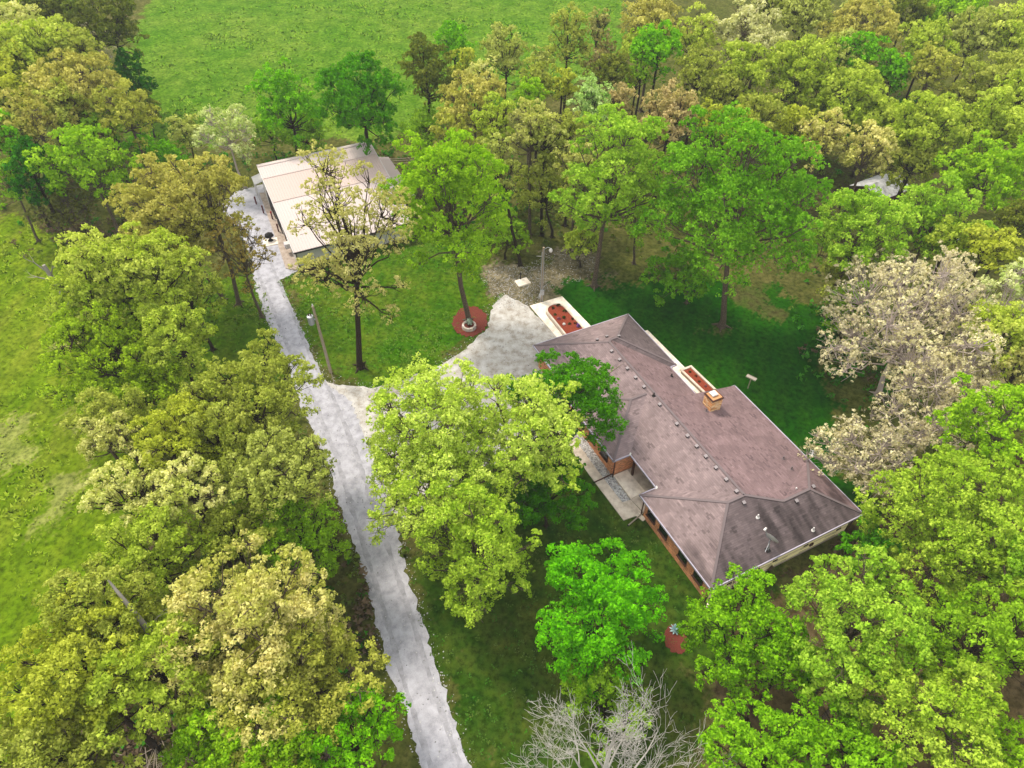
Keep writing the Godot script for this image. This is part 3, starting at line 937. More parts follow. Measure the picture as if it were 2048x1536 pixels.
func build_trees() -> void:
	_tree("oak_tree", "tan", -29.4, -60.2, 17.5, 4.51, 5.60, 0.5, "golden tan oak reaching over the gravel beside the metal building")
	_tree("oak_tree", "tan", -31.2, -60.6, 16.2, 5.06, 6.29, -2.6, "broad tan oak just left of the golden oak by the metal building's gravel")
	_tree("oak_tree", "sparse_tan", -26.4, -58.0, 12.0, 3.19, 4.49, 0.0, "thin twiggy tan oak with bare branches hanging over the narrow drive")
	_tree("oak_tree", "limepale", -30.0, -52.8, 12.0, 3.54, 5.52, -0.6, "pale lime oak with a long dark trunk standing on shaded grass left of drive")
	_tree("oak_tree", "limepale", -34.2, -49.4, 16.0, 4.36, 4.56, 0.0, "pale lime oak beside the grey broken snag at the field edge")
	_tree("field_maple", "airy", -34.3, -43.6, 12.0, 5.48, 4.66, 0.0, "low spreading fresh green tree at the field edge below the snag")
	_tree("oak_tree", "airy", -31.0, -41.3, 9.0, 5.06, 4.05, 0.0, "low airy green tree between the pale oaks and the big field")
	_tree("oak_tree", "olive", -19.1, -35.4, 15.0, 5.19, 4.41, 0.0, "yellow olive oak leaning over the drive across from the utility pole")
	_tree("oak_tree", "yellow", -22.4, -30.4, 15.0, 3.17, 2.70, 0.0, "yellow green oak behind the cream crowned oak near the field")
	_tree("oak_tree", "olive", -19.6, -30.9, 15.0, 2.28, 3.15, 0.0, "olive oak with a dark upright trunk amid the roadside strip")
	_tree("oak_tree", "pale", -27.3, -31.4, 13.0, 2.06, 1.75, 0.0, "small pale oak at the field end of the roadside strip")
	_tree("oak_tree", "cream", -23.8, -26.6, 14.0, 2.76, 2.35, 0.0, "cream topped oak facing the field in the middle of the strip")
	_tree("oak_tree", "cream", -19.8, -26.3, 15.0, 2.13, 2.22, 0.0, "narrow cream oak between the cream topped oak and the sage oak")
	_tree("oak_tree", "sage", -15.0, -27.9, 15.0, 3.49, 3.42, 0.0, "grey green oak closest to the wide gravel junction")
	_tree("oak_tree", "lime", -21.3, -22.6, 14.0, 3.65, 3.11, 0.0, "lime oak with forked dark limbs above the leaning dead trunk")
	_tree("oak_tree", "olive", -17.5, -24.6, 12.0, 2.57, 2.18, 0.0, "olive oak behind the largest cream tan crown of the strip")
	_tree("young_maple", "green", -13.7, -25.7, 11.0, 2.99, 2.73, 0.0, "thin leafy green tree at the drive edge opposite the big lime oak")
	_tree("oak_tree", "olive", -22.1, -18.3, 15.0, 3.21, 2.73, 0.0, "yellow olive oak left of the leaning dead trunk")
	_tree("oak_tree", "creamtan", -13.6, -17.5, 16.0, 5.16, 4.39, 0.0, "largest cream and tan oak crown beside the lower drive")
	_tree("oak_tree", "yellow", -22.5, -15.5, 15.0, 4.12, 3.50, 0.0, "yellow lime oak with tiers of tufted leaves by the left field corner")
	_tree("oak_tree", "lime", -18.1, -15.3, 15.0, 3.53, 3.00, 0.0, "lime and cream oak in front of the leaning dead trunk")
	_tree("oak_tree", "tanolive", -11.5, -15.1, 14.0, 4.49, 3.82, 0.0, "tan olive oak with pale forked limbs beside the lower drive")
	_tree("oak_tree", "olive", -22.6, -11.4, 14.0, 4.11, 3.50, 0.0, "olive oak nearest the bottom left corner")
	_tree("maple_tree", "vividlime", -13.7, -11.2, 13.0, 4.68, 3.98, 0.0, "vivid yellow green maple at the bottom edge left of the drive")
	_tree("maple_tree", "vivid", -8.1, -12.7, 12.0, 2.93, 2.49, 0.0, "vivid green maple at the bottom edge beside the drive")
	_tree("oak_tree", "cream", -68.5, -103.4, 17.0, 3.89, 3.54, 0.0, "cream flowering oak at the far left of the meadow belt")
	_tree("oak_tree", "lime", -62.5, -93.3, 17.0, 4.30, 3.65, 0.0, "light lime oak below the cream flowering oak in the belt")
	_tree("oak_tree", "limepale", -59.9, -97.3, 17.0, 4.00, 3.40, 0.0, "pale lime oak on the meadow belt beside the whitish bare tree")
	_tree("oak_tree", "tan", -52.2, -85.6, 17.0, 5.98, 5.09, 0.0, "large golden tan oak in the middle of the meadow belt")
	_tree("oak_tree", "yellow", -63.1, -90.9, 16.0, 4.75, 4.04, 0.0, "yellow olive oak left of the large golden tan belt oak")
	_tree("cedar_tree", "darkolive", -68.4, -114.5, 17.0, 5.60, 4.76, 0.0, "dark olive tree at the top left edge")
	_tree("oak_tree", "darkolive", -57.9, -108.0, 18.0, 4.87, 5.62, 0.0, "dark olive tree standing against the bright meadow's left side")
	_tree("thorn_tree", "bloomgrey", -63.9, -111.3, 12.0, 4.32, 3.67, 0.0, "whitish half bare tree between the two rows of the meadow belt")
	_tree("cedar_tree", "dark", -55.6, -105.3, 10.0, 3.10, 4.50, 0.0, "small dark green cedar on the meadow's left edge")
	_tree("oak_tree", "tanolive", -45.3, -81.5, 15.0, 3.41, 3.67, 0.0, "tan olive oak at the meadow end of the belt")
	_tree("oak_tree", "olive", -51.9, -81.1, 15.0, 3.24, 2.93, 0.0, "olive oak below the large golden tan belt oak")
	_tree("oak_tree", "tan", -54.9, -77.8, 15.0, 3.21, 3.34, 0.0, "small tan oak behind the green trees at the left field corner")
	_tree("young_maple", "green", -48.7, -81.8, 12.0, 2.58, 2.23, 0.0, "light green tree between the olive and tan olive belt oaks")
	_tree("maple_tree", "vividlime", -47.5, -73.6, 14.0, 4.96, 5.29, 0.0, "bright green maple with a broad crown facing the left field")
	_tree("maple_tree", "dark", -52.9, -71.7, 13.0, 2.70, 4.05, 0.0, "dark green maple left of the bright broad maple")
	_tree("maple_tree", "vivid", -56.8, -75.4, 15.0, 2.40, 3.60, 0.0, "vivid green maple at the left edge behind the field corner")
	_tree("maple_tree", "vividlime", -56.6, -72.1, 11.0, 2.38, 3.54, 0.0, "yellow green maple at the left edge beside the field")
	_tree("shrub_tree", "vivid", -47.7, -86.7, 7.0, 2.41, 2.32, 0.0, "small vivid green tree above the golden tan oak")
	_tree("shrub_tree", "vivid", -44.5, -85.6, 6.0, 2.53, 2.15, 0.0, "low vivid green shrub tree touching the golden tan oak")
	_tree("shrub_tree", "sage", -42.6, -89.0, 8.0, 2.78, 2.87, 0.0, "grey green thicket tree in the gap beside the meadow")
	_tree("dogwood_tree", "bloomgreen", -35.4, -84.8, 11.0, 4.08, 3.47, 0.0, "pale blossoming thin tree at the meadow's near corner")
	_tree("thorn_tree", "sparse_dark", -51.8, -72.1, 7.0, 3.51, 2.98, 0.0, "small dark twiggy tree with bare stems at the left field corner")
	_tree("maple_tree", "vivid", -28.2, -87.9, 15.0, 4.26, 5.58, 0.0, "smaller vivid green maple behind the metal building")
	_tree("maple_tree", "deepgreen", -18.4, -85.4, 17.0, 5.81, 5.86, 0.0, "large deep green maple behind the metal building")
	_tree("shrub_tree", "green", -32.6, -91.6, 7.0, 2.85, 2.86, 0.0, "low green shrub tree at the metal building's far corner")
	_tree("oak_tree", "darkolive", -11.0, -92.8, 17.0, 3.87, 5.80, 0.0, "tall thin olive tree between the deep green maple and the woods")
	_tree("maple_tree", "vivid", -8.6, -107.8, 13.0, 3.00, 3.42, 0.0, "vivid green tree standing alone at the meadow's near side")
	_tree("oak_tree", "yellow", -6.7, -101.0, 12.0, 2.05, 2.99, 0.0, "yellow olive tree below the lone vivid meadow tree")
	_tree("oak_tree", "cream", -4.1, -94.0, 13.0, 2.40, 2.32, 0.0, "small cream oak in the front row of meadow woods")
	_tree("oak_tree", "tan", -4.4, -81.3, 16.0, 4.33, 3.68, 0.0, "golden tan oak at the woods corner facing the meadow")
	_tree("oak_tree", "sage", -0.7, -99.2, 16.0, 3.47, 4.81, 0.0, "airy sage tree with a dark trunk on the meadow edge")
	_tree("shrub_tree", "sage", 4.5, -108.0, 10.0, 1.97, 2.68, 0.0, "slender grey green tree with white dead tops beside it")
	_tree("oak_tree", "olive", 7.7, -102.9, 17.0, 3.14, 4.71, 0.0, "olive tree with a forked trunk rising before the meadow")
	_tree("oak_tree", "greyolive", 12.0, -104.4, 16.0, 2.02, 3.04, 0.0, "grey olive tree overlapping the meadow's right end")
	_tree("oak_tree", "greytan", 12.5, -103.2, 13.0, 2.90, 3.75, 0.0, "grey tan thin tree below the grey olive meadow tree")
	_tree("oak_tree", "yellow", 6.5, -91.1, 13.0, 2.41, 2.52, 0.0, "yellow green oak behind the mint pale tree")
	_tree("oak_tree", "vividlime", 2.2, -85.5, 14.0, 2.33, 2.58, 0.0, "fresh green oak in the woods below the airy sage tree")
	_tree("oak_tree", "mint", 9.2, -82.8, 15.0, 2.84, 3.40, 0.0, "mint pale tree in the middle of the woods")
	_tree("oak_tree", "brown", 13.2, -86.5, 13.0, 2.00, 2.30, 0.0, "brownish tree beside the mint pale tree")
	_tree("oak_tree", "lime", -2.1, -74.5, 17.0, 2.65, 3.97, 0.0, "lime oak with dark fork left of the pale woods oak")
	_tree("oak_tree", "pale", 2.1, -73.4, 17.0, 2.85, 4.17, 0.0, "pale greyish oak in the woods behind the light pole")
	_tree("oak_tree", "olive", 6.5, -75.5, 15.0, 2.40, 3.42, 0.0, "olive oak between the pale woods oak and tall lime oak")
	_tree("oak_tree", "tanolive", -6.7, -76.2, 14.0, 2.67, 3.08, 0.0, "tan olive oak behind the mulch ring tree's crown")
	_tree("oak_tree", "sage", 0.9, -67.3, 16.0, 2.47, 4.16, -2.8, "sage oak with a slim dark trunk near the gravel patch")
	_tree("oak_tree", "olive", 4.8, -73.0, 11.0, 3.71, 4.90, -1.3, "olive oak with slim trunk in front of the woods' litter floor")
	_tree("oak_tree", "vividlime", -4.5, -57.1, 20.8, 6.12, 7.25, -1.1, "vivid yellow green oak rising from the red mulch ring")
	_tree("oak_tree", "limegreen", 9.1, -63.3, 21.0, 5.79, 8.36, 0.8, "tall lime green oak on the back lawn's edge near the light pole")
	_tree("oak_tree", "limegreen", 14.0, -67.6, 9.8, 3.16, 3.68, -0.1, "slim lime oak with black trunk beside the tall lime oak")
	_tree("oak_tree", "brown", 18.1, -79.3, 16.0, 3.70, 4.56, 0.0, "pinkish brown oak behind the tall lime green oak")
	_tree("oak_tree", "yellow", 23.7, -81.6, 13.0, 1.89, 2.75, 0.0, "yellow oak peeking above the emerald lawn tree on its left")
	_tree("oak_tree", "yellow", 27.0, -79.9, 13.0, 2.84, 2.57, 0.0, "yellow oak with two domes directly behind the emerald lawn tree")
	_tree("sycamore_tree", "emerald", 21.8, -56.5, 22.2, 7.70, 8.86, -1.9, "large emerald green tree with smooth leaning trunk on the back lawn")
	_tree("sycamore_tree", "emerald", 18.8, -60.3, 7.2, 3.81, 3.33, -1.3, "smaller emerald tree with broken limbs beside the large lawn tree")
	_tree("oak_tree", "tan", 19.9, -107.8, 17.0, 5.04, 4.29, 0.0, "golden tan oak at the meadow's right corner")
	_tree("oak_tree", "vivid", 19.4, -98.0, 16.0, 3.87, 3.31, 0.0, "vivid green oak just below the golden meadow corner oak")
	_tree("oak_tree", "green", 16.7, -96.2, 13.0, 2.22, 3.33, 0.0, "green slender tree above the pinkish brown oak")
	_tree("oak_tree", "limepale", 25.0, -102.0, 17.0, 3.19, 4.51, 0.0, "pale lime tree between vivid green oak and cream grey crown")
	_tree("oak_tree", "creamgrey", 32.5, -102.0, 17.0, 5.21, 4.43, 0.0, "cream grey oak with the whitest crown of the far woods")
	_tree("oak_tree", "sage", 42.6, -111.1, 17.0, 4.10, 4.45, 0.0, "sage oak at the top edge behind the cream grey oak")
	_tree("oak_tree", "tan", 48.5, -104.8, 17.0, 5.69, 4.83, 0.0, "broad golden oak behind the vivid two lobed tree")
	_tree("oak_tree", "olive", 23.5, -90.6, 16.0, 2.98, 4.12, 0.0, "olive oak below the pale lime far tree")
	_tree("oak_tree", "lime", 29.2, -92.4, 16.0, 3.67, 4.82, 0.0, "lime olive oak below the cream grey oak")
	_tree("oak_tree", "lime", 37.1, -93.6, 16.0, 5.33, 4.84, 0.0, "wide lime oak left of the vivid two lobed tree")
	_tree("maple_tree", "vivid", 46.7, -98.4, 15.0, 3.79, 3.74, 0.0, "vivid green tree over dark trunks in the woods clearing")
	_tree("maple_tree", "vivid", 51.3, -96.7, 13.0, 2.81, 2.89, 0.0, "lower vivid green lobe tree at the clearing's right side")
	_tree("oak_tree", "lime", 42.0, -89.5, 14.0, 5.66, 4.81, 0.0, "lime oak with white dead limbs left of the clearing")
	_tree("oak_tree", "darkolive", 57.9, -112.0, 16.0, 3.79, 3.92, 0.0, "dark grey green tree at the top edge with a white limb")
	_tree("maple_tree", "vividlime", 66.2, -114.2, 16.0, 4.81, 4.09, 0.0, "yellow green maple at the top edge near the far corner")
	_tree("oak_tree", "lime", 57.8, -103.3, 15.0, 4.00, 3.86, 0.0, "lime tree beside the vivid two lobed clearing tree")
	_tree("oak_tree", "tanolive", 55.2, -95.6, 14.0, 3.62, 3.13, 0.0, "tan olive oak standing behind the clearing's green bushes")
	_tree("oak_tree", "sage", 66.0, -106.8, 16.0, 4.34, 5.09, 0.0, "large sage tree at the upper right woods")
	_tree("oak_tree", "limepale", 70.4, -105.5, 16.0, 4.04, 4.29, 0.0, "pale lime tree at the right edge of the upper woods")
	_tree("oak_tree", "olive", 62.9, -92.9, 14.0, 5.74, 4.88, 0.0, "olive mound crown below the large sage tree")
	_tree("oak_tree", "lime", 47.6, -78.1, 15.0, 4.67, 3.97, 0.0, "lime oak right of the clearing's bushes")
	_tree("oak_tree", "lime", 55.6, -78.8, 15.0, 5.25, 4.46, 0.0, "wide lime oak at the right edge below the olive mound")
	_tree("maple_tree", "vividlime", 50.7, -69.1, 14.0, 5.24, 4.46, 0.0, "vivid yellow green maple right of the white roofed shed")
	_tree("oak_tree", "creamtan", 34.8, -75.5, 15.0, 2.70, 4.05, 0.0, "cream tan oak touching the emerald lawn tree")
	_tree("oak_tree", "creamtan", 39.2, -74.3, 14.0, 3.29, 4.07, 0.0, "cream tan oak just behind the white roofed shed")
	_tree("oak_tree", "olive", 46.4, -76.5, 11.0, 3.72, 3.16, 0.0, "olive oak above the white roofed shed")
	_tree("maple_tree", "limegreen", 33.1, -58.1, 15.0, 4.88, 5.15, 0.0, "large fresh green maple in front of the white roofed shed")
	_tree("maple_tree", "limegreen", 41.6, -60.9, 14.0, 4.61, 4.81, 0.0, "second fresh green maple right of the white roofed shed")
	_tree("oak_tree", "yellow", 43.8, -54.7, 13.0, 2.74, 2.33, 0.0, "yellow lime oak behind the flowering trees at right")
	_tree("cedar_tree", "darkolive", 48.1, -58.5, 14.0, 1.98, 2.97, 0.0, "dark olive tree at the right edge above the flowering trees")
	_tree("shrub_tree", "green", 31.8, -51.9, 9.0, 2.98, 3.58, 0.0, "green understory tree between back lawn and flowering tree")
	_tree("catalpa_tree", "bloom", 34.3, -46.4, 14.0, 8.60, 6.30, 0.0, "big flowering tree with grey limbs and cream blossom behind the house")
	_tree("catalpa_tree", "bloomgreen", 43.5, -49.0, 14.0, 3.48, 5.21, 0.0, "pale green flowering tree at the right edge")
	_tree("dogwood_tree", "bloom", 31.8, -35.3, 7.8, 4.25, 3.56, -4.1, "smaller cream blossom tree nearest the house's back eave")
	_tree("maple_tree", "vividlime", 33.6, -32.7, 14.0, 3.87, 3.29, 0.0, "vivid green maple below the flowering trees at the right edge")
	_tree("oak_tree", "yellowlime", 36.0, -26.8, 13.5, 6.38, 6.08, -6.1, "big yellow lime oak with grey trunk beside the house's corner")
	_tree("shrub_tree", "deepgreen", 25.4, -27.3, 6.0, 2.26, 1.92, 0.0, "deep green low tree tucked at the house's right corner")
	_tree("oak_tree", "limegreen", 19.3, -18.6, 14.0, 4.13, 3.51, 0.0, "light green oak facing the beige end wall")
	_tree("maple_tree", "green", 25.9, -17.7, 14.0, 3.66, 4.34, 0.0, "bright green maple at the lower right edge")
	_tree("oak_tree", "yellowlime", 22.0, -14.1, 13.0, 3.89, 3.31, 0.0, "yellow lime tree above the brown litter at bottom right")
	_tree("elm_tree", "fresh", 14.1, -19.9, 11.0, 3.77, 4.95, 0.0, "feathery fresh green tree beside the beige wall's left corner")
	_tree("elm_tree", "fresh", 12.9, -12.3, 11.0, 3.37, 2.86, 0.0, "feathery green tree at the bottom edge right of the bare tree")
	_tree("elm_tree", "fresh", 18.1, -12.8, 10.0, 3.01, 2.56, 0.0, "deeper feathery green tree at the bottom edge near brown litter")
	_tree("maple_tree", "brightmaple", 5.1, -21.2, 11.0, 4.72, 4.84, 0.0, "bright pure green maple on the front lawn")
	_tree("maple_tree", "green", 5.5, -16.8, 6.0, 3.13, 2.66, 0.0, "low green tree behind the bare tree's branches")
	_tree("oak_tree", "limelight", -5.9, -34.2, 15.0, 5.35, 6.73, 0.0, "huge pale lime oak shading the gravel court")
	_tree("oak_tree", "limelight", 0.5, -33.5, 14.0, 5.02, 5.50, 0.0, "pale lime oak lobe next to the dark maple by the house")
	_tree("oak_tree", "yellowlime", -2.3, -25.0, 13.0, 4.14, 5.85, 0.0, "yellow lime oak leaning toward the front lawn from the court")
	_tree("maple_tree", "deepgreen", 4.5, -38.0, 12.0, 4.68, 4.45, 0.0, "dark green maple overhanging the house roof")
	_tree("maple_tree", "deepgreen", 2.7, -32.0, 7.0, 3.42, 2.91, 0.0, "dark green small tree under the pale lime oaks on the lawn")
	_tree("oak_tree", "tanpale", -14.8, -50.3, 23.2, 5.52, 9.27, 1.6, "tall thin leafed tan oak with dark trunk between utility pole and metal building")
	_tree("oak_tree", "limelight", -5.7, -29.3, 12.0, 4.58, 3.90, 0.0, "lower pale lime oak crown hanging over the drive's inner edge")
	_tree("oak_tree", "olive", 38.5, -115.4, 17.0, 4.02, 3.57, 0.0, "olive tree at the top edge between the cream grey and sage oaks")
	_tree("oak_tree", "sage", 54.9, -118.0, 17.0, 4.50, 3.82, 0.0, "grey green tree at the top edge behind the broad golden oak")
	_tree("oak_tree", "lime", 61.0, -84.8, 15.0, 3.25, 2.87, 0.0, "small lime oak at the right edge beside the olive mound")
	_tree("oak_tree", "olive", 28.3, -80.6, 14.0, 3.31, 2.81, 0.0, "olive oak between the two yellow oaks and the wide lime oak")
	_tree("oak_tree", "yellow", 33.6, -80.9, 13.0, 3.02, 2.82, 0.0, "yellow oak touching the cream tan oak by the emerald lawn tree")
	_tree("oak_tree", "darkolive", 12.3, -90.3, 15.0, 2.71, 2.54, 0.0, "dark olive oak behind the brownish woods tree")
	_tree("oak_tree", "olive", 3.3, -91.5, 14.0, 2.41, 2.63, 0.0, "olive oak between the airy sage tree and the yellow green oak")
	_tree("oak_tree", "sage", 3.6, -73.4, 15.0, 2.36, 2.87, 0.0, "sage oak just right of the pale greyish woods oak")
	_tree("oak_tree", "yellow", -60.6, -84.2, 15.0, 2.91, 3.41, 0.0, "yellow oak at the left edge above the dark green maple")
	_tree("oak_tree", "olive", -56.3, -96.3, 16.0, 3.00, 3.00, 0.0, "olive oak between the large tan belt oak and the whitish tree")
	_tree("oak_tree", "lime", -73.2, -111.6, 17.0, 3.53, 3.00, 0.0, "lime oak at the very top left behind the cream flowering oak")
	_tree("shrub_tree", "darkolive", -52.3, -99.1, 7.0, 2.63, 3.15, 0.0, "dark olive thicket tree at the meadow's left bank")
	_tree("shrub_tree", "green", -27.9, -91.4, 7.0, 3.56, 3.02, 0.0, "green thicket tree between the two maples behind the metal building")
	_tree("shrub_tree", "green", -11.6, -90.7, 8.0, 3.52, 3.07, 0.0, "light green thicket tree right of the large deep green maple")
	_tree("oak_tree", "lime", 42.4, -57.9, 12.0, 2.59, 2.20, 0.0, "lime oak between the second fresh green maple and right edge")
	_tree("shrub_tree", "olive", 34.1, -59.7, 8.0, 2.71, 3.19, 0.0, "olive understory tree left of the big flowering tree's top")
	_tree("oak_tree", "greyolive", 39.2, -39.6, 12.0, 1.89, 2.31, 0.0, "grey olive tree at the right edge under the pale flowering tree")
	_tree("oak_tree", "limegreen", 30.6, -22.8, 12.0, 1.99, 2.95, 0.0, "fresh green oak at the right edge below the big yellow lime oak")
	_tree("shrub_tree", "green", -13.7, -27.9, 6.0, 2.28, 2.70, 0.0, "low green understory tree along the drive in the lower strip")
	_tree("shrub_tree", "olive", -20.9, -22.7, 9.0, 2.22, 1.89, 0.0, "small olive tree in the gap above the leaning trunk's foot")
	_tree("oak_tree", "tanolive", -22.5, -12.1, 12.0, 2.21, 1.88, 0.0, "tan olive oak at the bottom edge beside the brush pile")
	_tree("elm_tree", "fresh", 15.9, -17.8, 9.0, 2.53, 2.56, 0.0, "feathery green tree between the light green oak and the bottom edge")
	_tree("shrub_tree", "airy", -18.8, -28.3, 8.0, 2.07, 1.76, 0.0, "thin lime understory tree between the sage oak and the tan crown")
	_tree("maple_tree", "green", 19.3, -11.1, 9.0, 2.25, 1.91, 0.0, "green tree at the bottom edge under the yellow lime tree")
	_tree("oak_tree", "yellowlime", 28.3, -25.0, 11.0, 2.43, 2.07, 0.0, "yellow lime oak between the big yellow lime oak and the bright lower maple")
	_tree("oak_tree", "limegreen", 18.8, -16.1, 10.0, 2.58, 2.20, 0.0, "fresh oak in the gap below the light green oak")
	_tree("maple_tree", "vividlime", 26.0, -12.9, 9.0, 2.62, 2.22, 0.0, "bright low maple at the bottom right corner")
	_tree("oak_tree", "lime", 18.1, -102.2, 14.0, 3.35, 3.14, 0.0, "lime oak between the greenish slender tree and the meadow corner")
	_tree("oak_tree", "sage", 44.4, -99.1, 15.0, 3.26, 2.77, 0.0, "sage oak left of the vivid clearing tree")
	_tree("oak_tree", "olive", 26.4, -89.3, 13.0, 2.72, 3.28, 0.0, "olive oak in the woods behind the emerald lawn tree's left side")
	_tree("oak_tree", "lime", 45.9, -87.6, 11.0, 3.73, 3.17, 0.0, "lime oak at the lower end of the woods clearing")
	_tree("oak_tree", "pale", 6.7, -69.7, 14.0, 2.29, 3.14, 0.0, "pale oak half hidden by the tall lime green oak")
	_tree("shrub_tree", "green", -0.8, -68.5, 6.0, 2.97, 2.70, 0.0, "low green understory tree beside the gravel patch")
	_tree("shrub_tree", "lime", 7.8, -66.9, 6.0, 2.05, 2.66, 0.0, "low lime understory tree left of the tall lime green oak's trunk")
	_tree("oak_tree", "olive", -56.5, -76.7, 14.0, 2.44, 2.28, 0.0, "olive oak at the left edge between vivid and dark maples")
	_tree("catalpa_tree", "bloom", 34.3, -38.9, 11.0, 5.58, 4.74, 0.0, "low spreading blossom tree joining the big flowering tree and the smaller blossom tree")
	_tree("oak_tree", "limepale", -31.4, -50.7, 15.0, 4.22, 4.04, 0.0, "pale lime oak between the snag side oak and the drive's shaded grass oak")
	_tree("oak_tree", "lime", -35.9, -47.0, 13.0, 3.66, 3.82, 0.0, "lime oak at the field edge just below the grey broken snag")
	_tree("oak_tree", "lime", -28.3, -45.1, 12.0, 3.83, 3.82, 0.0, "lime oak on the grass between the field and the utility pole side of drive")
	_tree("oak_tree", "olive", -28.5, -34.2, 13.0, 2.92, 2.48, 0.0, "olive oak at the upper field end of the roadside strip")
	_tree("shrub_tree", "green", 33.7, -33.9, 7.0, 2.25, 1.91, 0.0, "green understory tree beneath the blossom trees' lower right")
	_tree("oak_tree", "limepale", 39.6, -43.3, 13.0, 3.28, 2.79, 0.0, "pale lime oak behind the pale green flowering tree")


# ---------------------------------------------------------------- the house (local x = across, z = minus along)

const EAVE := 2.6


func hp(along: float, across: float, up: float) -> Vector3:
	return Vector3(across, EAVE + up, -along)


func slope(called: String, pts: Array, m: Material, label := "") -> void:
	var s := Soup.new()
	var p: Array[Vector3] = []
	var plan := PackedVector2Array()
	for q in pts:
		p.append(hp(q[0], q[1], q[2]))
		plan.append(Vector2(q[1], -q[0]))
	var ids := Geometry2D.triangulate_polygon(plan)
	for i in range(0, ids.size(), 3):
		var a := p[ids[i]]
		var b := p[ids[i + 1]]
		var d := p[ids[i + 2]]
		if (d - a).cross(b - a).y < 0.0:
			var w := b
			b = d
			d = w
		s.tri(a, b, d)
	var n := s.n[0]
	var e := n.cross(Vector3.UP).normalized()
	var up := e.cross(n)
	if up.y < 0:
		up = -up
	for q in s.v:
		s.t.append(Vector2(q.dot(e), -q.dot(up)) / 4.0)
		s.t2.append(Vector2((q.x + 1.0) / 32.0, (-q.z + 1.0) / 32.0))
	var o := part(called, s, m, house)
	if label != "":
		o.set_meta("label", label)


func cap(a: Array, b: Array) -> void:
	var p := hp(a[0], a[1], a[2] + 0.015)
	var q := hp(b[0], b[1], b[2] + 0.015)
	var s := Soup.new()
	var z := (q - p).normalized()
	var x := z.cross(Vector3.UP).normalized()
	s.box((p + q) * 0.5, Vector3(0.20, 0.03, p.distance_to(q)), Basis(x, z.cross(x) * -1.0, z) if z.cross(x).y < 0 else Basis(x, z.cross(x), z))
	part("ridge_cap", s, M.ridge_cap, house)


func wall_run(a: Array, b: Array, m: Material, low := 0.0, high := 2.56) -> void:
	var p := Vector3(a[1], 0, -a[0])
	var q := Vector3(b[1], 0, -b[0])
	var z := (q - p).normalized()
	var s := Soup.new()
	s.box((p + q) * 0.5 + Vector3(0, (low + high) * 0.5, 0), Vector3(0.2, high - low, p.distance_to(q)), Basis(z.cross(Vector3.UP) * -1.0, Vector3.UP, z))
	part("wall", s, m, house)


func eave_run(a: Array, b: Array) -> void:
	var p := hp(a[0], a[1], -0.075)
	var q := hp(b[0], b[1], -0.075)
	var z := (q - p).normalized()
	var s := Soup.new()
	s.box((p + q) * 0.5, Vector3(0.13, 0.16, p.distance_to(q) + 0.128), Basis(z.cross(Vector3.UP) * -1.0, Vector3.UP, z))
	part("gutter", s, M.gutter, house)


